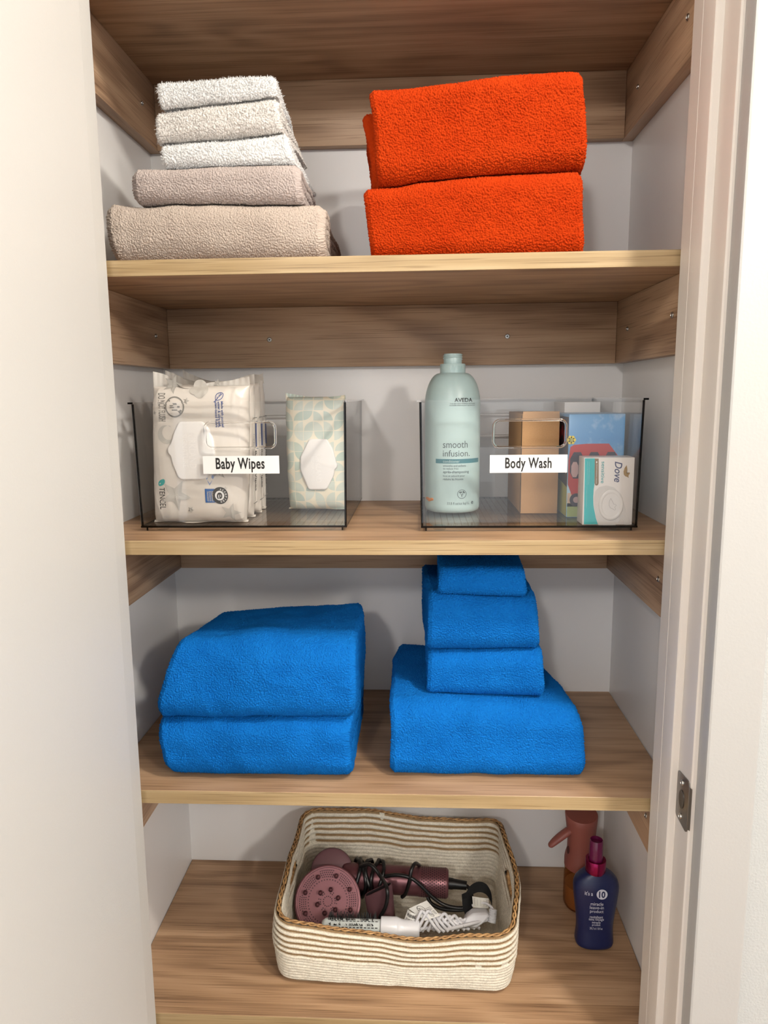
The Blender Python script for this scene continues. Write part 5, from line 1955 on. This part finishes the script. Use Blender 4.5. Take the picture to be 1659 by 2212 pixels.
# ------------------------------------------------------------------ spray bottles
M_PINK = plain('dusty_pink_plastic', '#8a4d43', .5)
M_PINKD = plain('pink_shadow_gap', '#4a231d', .6)
M_AMBERC = clear('amber_clear_bottle', (.80, .56, .36, 1), .05)
sx_, sy_ = .309, .252
t = thing('spray_bottle', 'dusty pink mist spray bottle with clear amber base, behind the navy bottle', 'bottle', (sx_, sy_, Z4))
mb = MB()
mb.lathe([(0, Z4 + .0006), (.0215, Z4 + .0006), (.0255, Z4 + .003), (.0280, Z4 + .009), (.0285, Z4 + .02), (.0280, .030), (.0272, .046), (.0, .046)], sx_, sy_, 48)
mb.build('amber_bottle', M_AMBERC, t, angle=40)
mb = MB()
mb.lathe([(0, Z4 + .0035), (.0235, Z4 + .0045), (.0262, Z4 + .012), (.0266, -.002), (.0262, .012), (0, .012)], sx_, sy_, 40)
o = mb.build('liquid', plain('pale_amber_liquid', '#a98a6a', .2), t, angle=40)
mb = MB()
R_ = []
n_ = 56
for z, r, sl in ((.046, .0270, 0), (.047, .0280, 0), (.060, .0280, 0), (.0680, .0268, 0), (.078, .0240, 0), (.095, .0238, 0), (.115, .0252, .02), (.132, .0270, .10), (.1445, .0280, .16), (.1465, .0270, .16), (.1468, .0240, .16), (.1468, .0, .16)):
    R_.append([(sx_ + r * math.cos(a) - (.0015 if z > .1 else 0) * (z - .1) / .05, sy_ + r * math.sin(a), z + sl * r * math.sin(a)) for a in np.linspace(0, 2 * PI, n_ + 1)[:-1]])
mb.grid(np.array(R_), 0, wrap_v=True)
mb.build('spray_head', M_PINK, t, angle=40)
mb = MB()
a0 = Vector((sx_ - .020, sy_ - .006, .118))
path = spline([a0, a0 + Vector((-.012, -.003, -.0065)), a0 + Vector((-.026, -.006, -.0165)), a0 + Vector((-.0345, -.008, -.0235))], 6)
rad = [.0085 + .0010 * math.sin(PI * i / (len(path) - 1)) - .0022 * (i / (len(path) - 1)) for i in range(len(path))]
tip = (Vector(path[-1]) - Vector(path[-2])).normalized()
for q in range(1, 7):
    a_ = PI / 2 * q / 6
    path.append(Vector(a0) + Vector((-.0345, -.008, -.0235)) + tip * .0060 * math.sin(a_))
tr0 = rad[-1]
rad += [max(tr0 * math.cos(PI / 2 * q / 6), .0004) for q in range(1, 7)]
mb.tube(path, rad, 16, flat=(1.0, .72))
mb.build('trigger', M_PINK, t, angle=60)
mb = MB()
mb.lathe([(.0, .0), (.0042, .0), (.0042, .0012), (0, .0012)], 0, 0, 20, sx=.7, sy=1.7, M=Matrix.Translation((sx_ - .0240, sy_ - .0095, .0815)) @ Vector((-1, -.35, 0)).to_track_quat('Z', 'Y').to_matrix().to_4x4())
mb.build('trigger_slot', M_PINKD, t)

M_NAVYP = plain('navy_satin_plastic', '#141e48', .36)
M_MAG = plain('magenta_cap_plastic', '#62133f', .18)
M_MAGM = plain('magenta_metal_collar', '#8c1a4b', .22, .85)
M_PRINT = plain('pale_silver_print', '#c9cbd6', .4)
NX, NY = .3138, .1640
t = thing('spray_bottle', 'navy blue leave-in spray bottle with magenta cap on the lowest shelf', 'bottle', (NX, NY, Z4))
zs = [Z4 + .0006, Z4 + .0008, Z4 + .003, Z4 + .008, -.012, .000, .014, .030, .046, .060, .070, .078, .086, .093, .098, .1005, .1015]
ha = [.022, .0275, .0302, .0312, .0300, .0292, .0300, .0320, .0342, .0358, .0364, .0362, .0338, .0280, .0212, .0160, .0135]
hb2 = [.0145, .0180, .0200, .0208, .0196, .0188, .0190, .0198, .0206, .0212, .0214, .0208, .0192, .0172, .0155, .0146, .0135]
zf = np.linspace(0, 1, 90)
zi = np.interp(zf, np.linspace(0, 1, len(zs)), zs)
hai = np.interp(zi, zs, ha)
hbi = np.interp(zi, zs, hb2)
kern = np.array([1, 2, 3, 2, 1]) / 9
hai[3:-3] = np.convolve(hai, kern, 'same')[3:-3]
hbi[3:-3] = np.convolve(hbi, kern, 'same')[3:-3]
R_ = []
EXP = 2.6
for z, a_, b_ in zip(zi, hai, hbi):
    R_.append([(NX + a_ * math.copysign(abs(math.cos(q)) ** (2 / EXP), math.cos(q)), NY + b_ * math.copysign(abs(math.sin(q)) ** (2 / EXP), math.sin(q)), z) for q in np.linspace(0, 2 * PI, 65)[:-1]])
mb = MB()
mb.grid(np.array(R_), 0, wrap_v=True)
mb.add(R_[0], [tuple(range(63, -1, -1))], 0)


def NS(x, z, lift=.0004):
    a_, b_ = float(np.interp(z, zi, hai)), float(np.interp(z, zi, hbi))
    c = min(abs(x - NX) / a_, .999)
    return (x, NY - b_ * (1 - c ** EXP) ** (1 / EXP) - lift, z)


fN = px2(NY - .0195)
bx = lambda u0, v0, u1, v1: (fN(u0, v1)[0], fN(u1, v0)[0], fN(u0, v1)[1], fN(u1, v0)[1])
for body, u0, v0, u1, v1, bd in (("it's a", 1263.3, 1925, 1280.5, 1933.2, .01), ('miracle', 1275.5, 1948, 1303, 1954.6, .0), ('leave-in', 1273.8, 1956.4, 1304.2, 1962.6, .0), ("product", 1274.2, 1964.8, 1303.6, 1973, .0),
                                 ('revitalisant', 1274, 1978, 1302.6, 1983.2, .0), ('sans rinçage', 1272, 1983.8, 1304.6, 1990, .0), ('miracle', 1279, 1990.4, 1297.2, 1995, .0), ('produit', 1279, 1996, 1297.2, 2001.5, .0),
                                 ('295.7 ml / 10 fl oz', 1274, 2004.2, 1301.8, 2008.4, .0)):
    write(mb, body, *bx(u0, v0, u1, v1), NS, 1, bold=bd)
cx, cz = fN(1299.8, 1930.3)
yq = NS(cx, cz)[1]
mb.flat(ellipse(cx, cz, .0087, .0089, 36), lambda a, b: (a, yq - .0003, b), 1)
write(mb, '10', *bx(1292.8, 1923.4, 1307, 1937.2), lambda a, b: (a, yq - .0006, b), 0, bold=.03)
mb.build('bottle_body', [M_NAVYP, M_PRINT], t, angle=50, recalc=False)
mb = MB()
mb.lathe([(.0128, .0985), (.0162, .0990), (.0164, .1000), (.0164, .1195), (.0158, .1205), (.0120, .1206), (.0118, .118), (0, .118)], NX - .0018, NY, 48)
mb.build('metal_collar', M_MAGM, t, angle=35)
mb = MB()
mb.lathe([(0, .1182), (.0112, .1182), (.0112, .121), (.0104, .1535), (.0098, .1545), (.0090, .1540), (.0086, .1500), (0, .1496)], NX - .0018, NY, 40)
mb.build('spray_cap', M_MAG, t, angle=35)
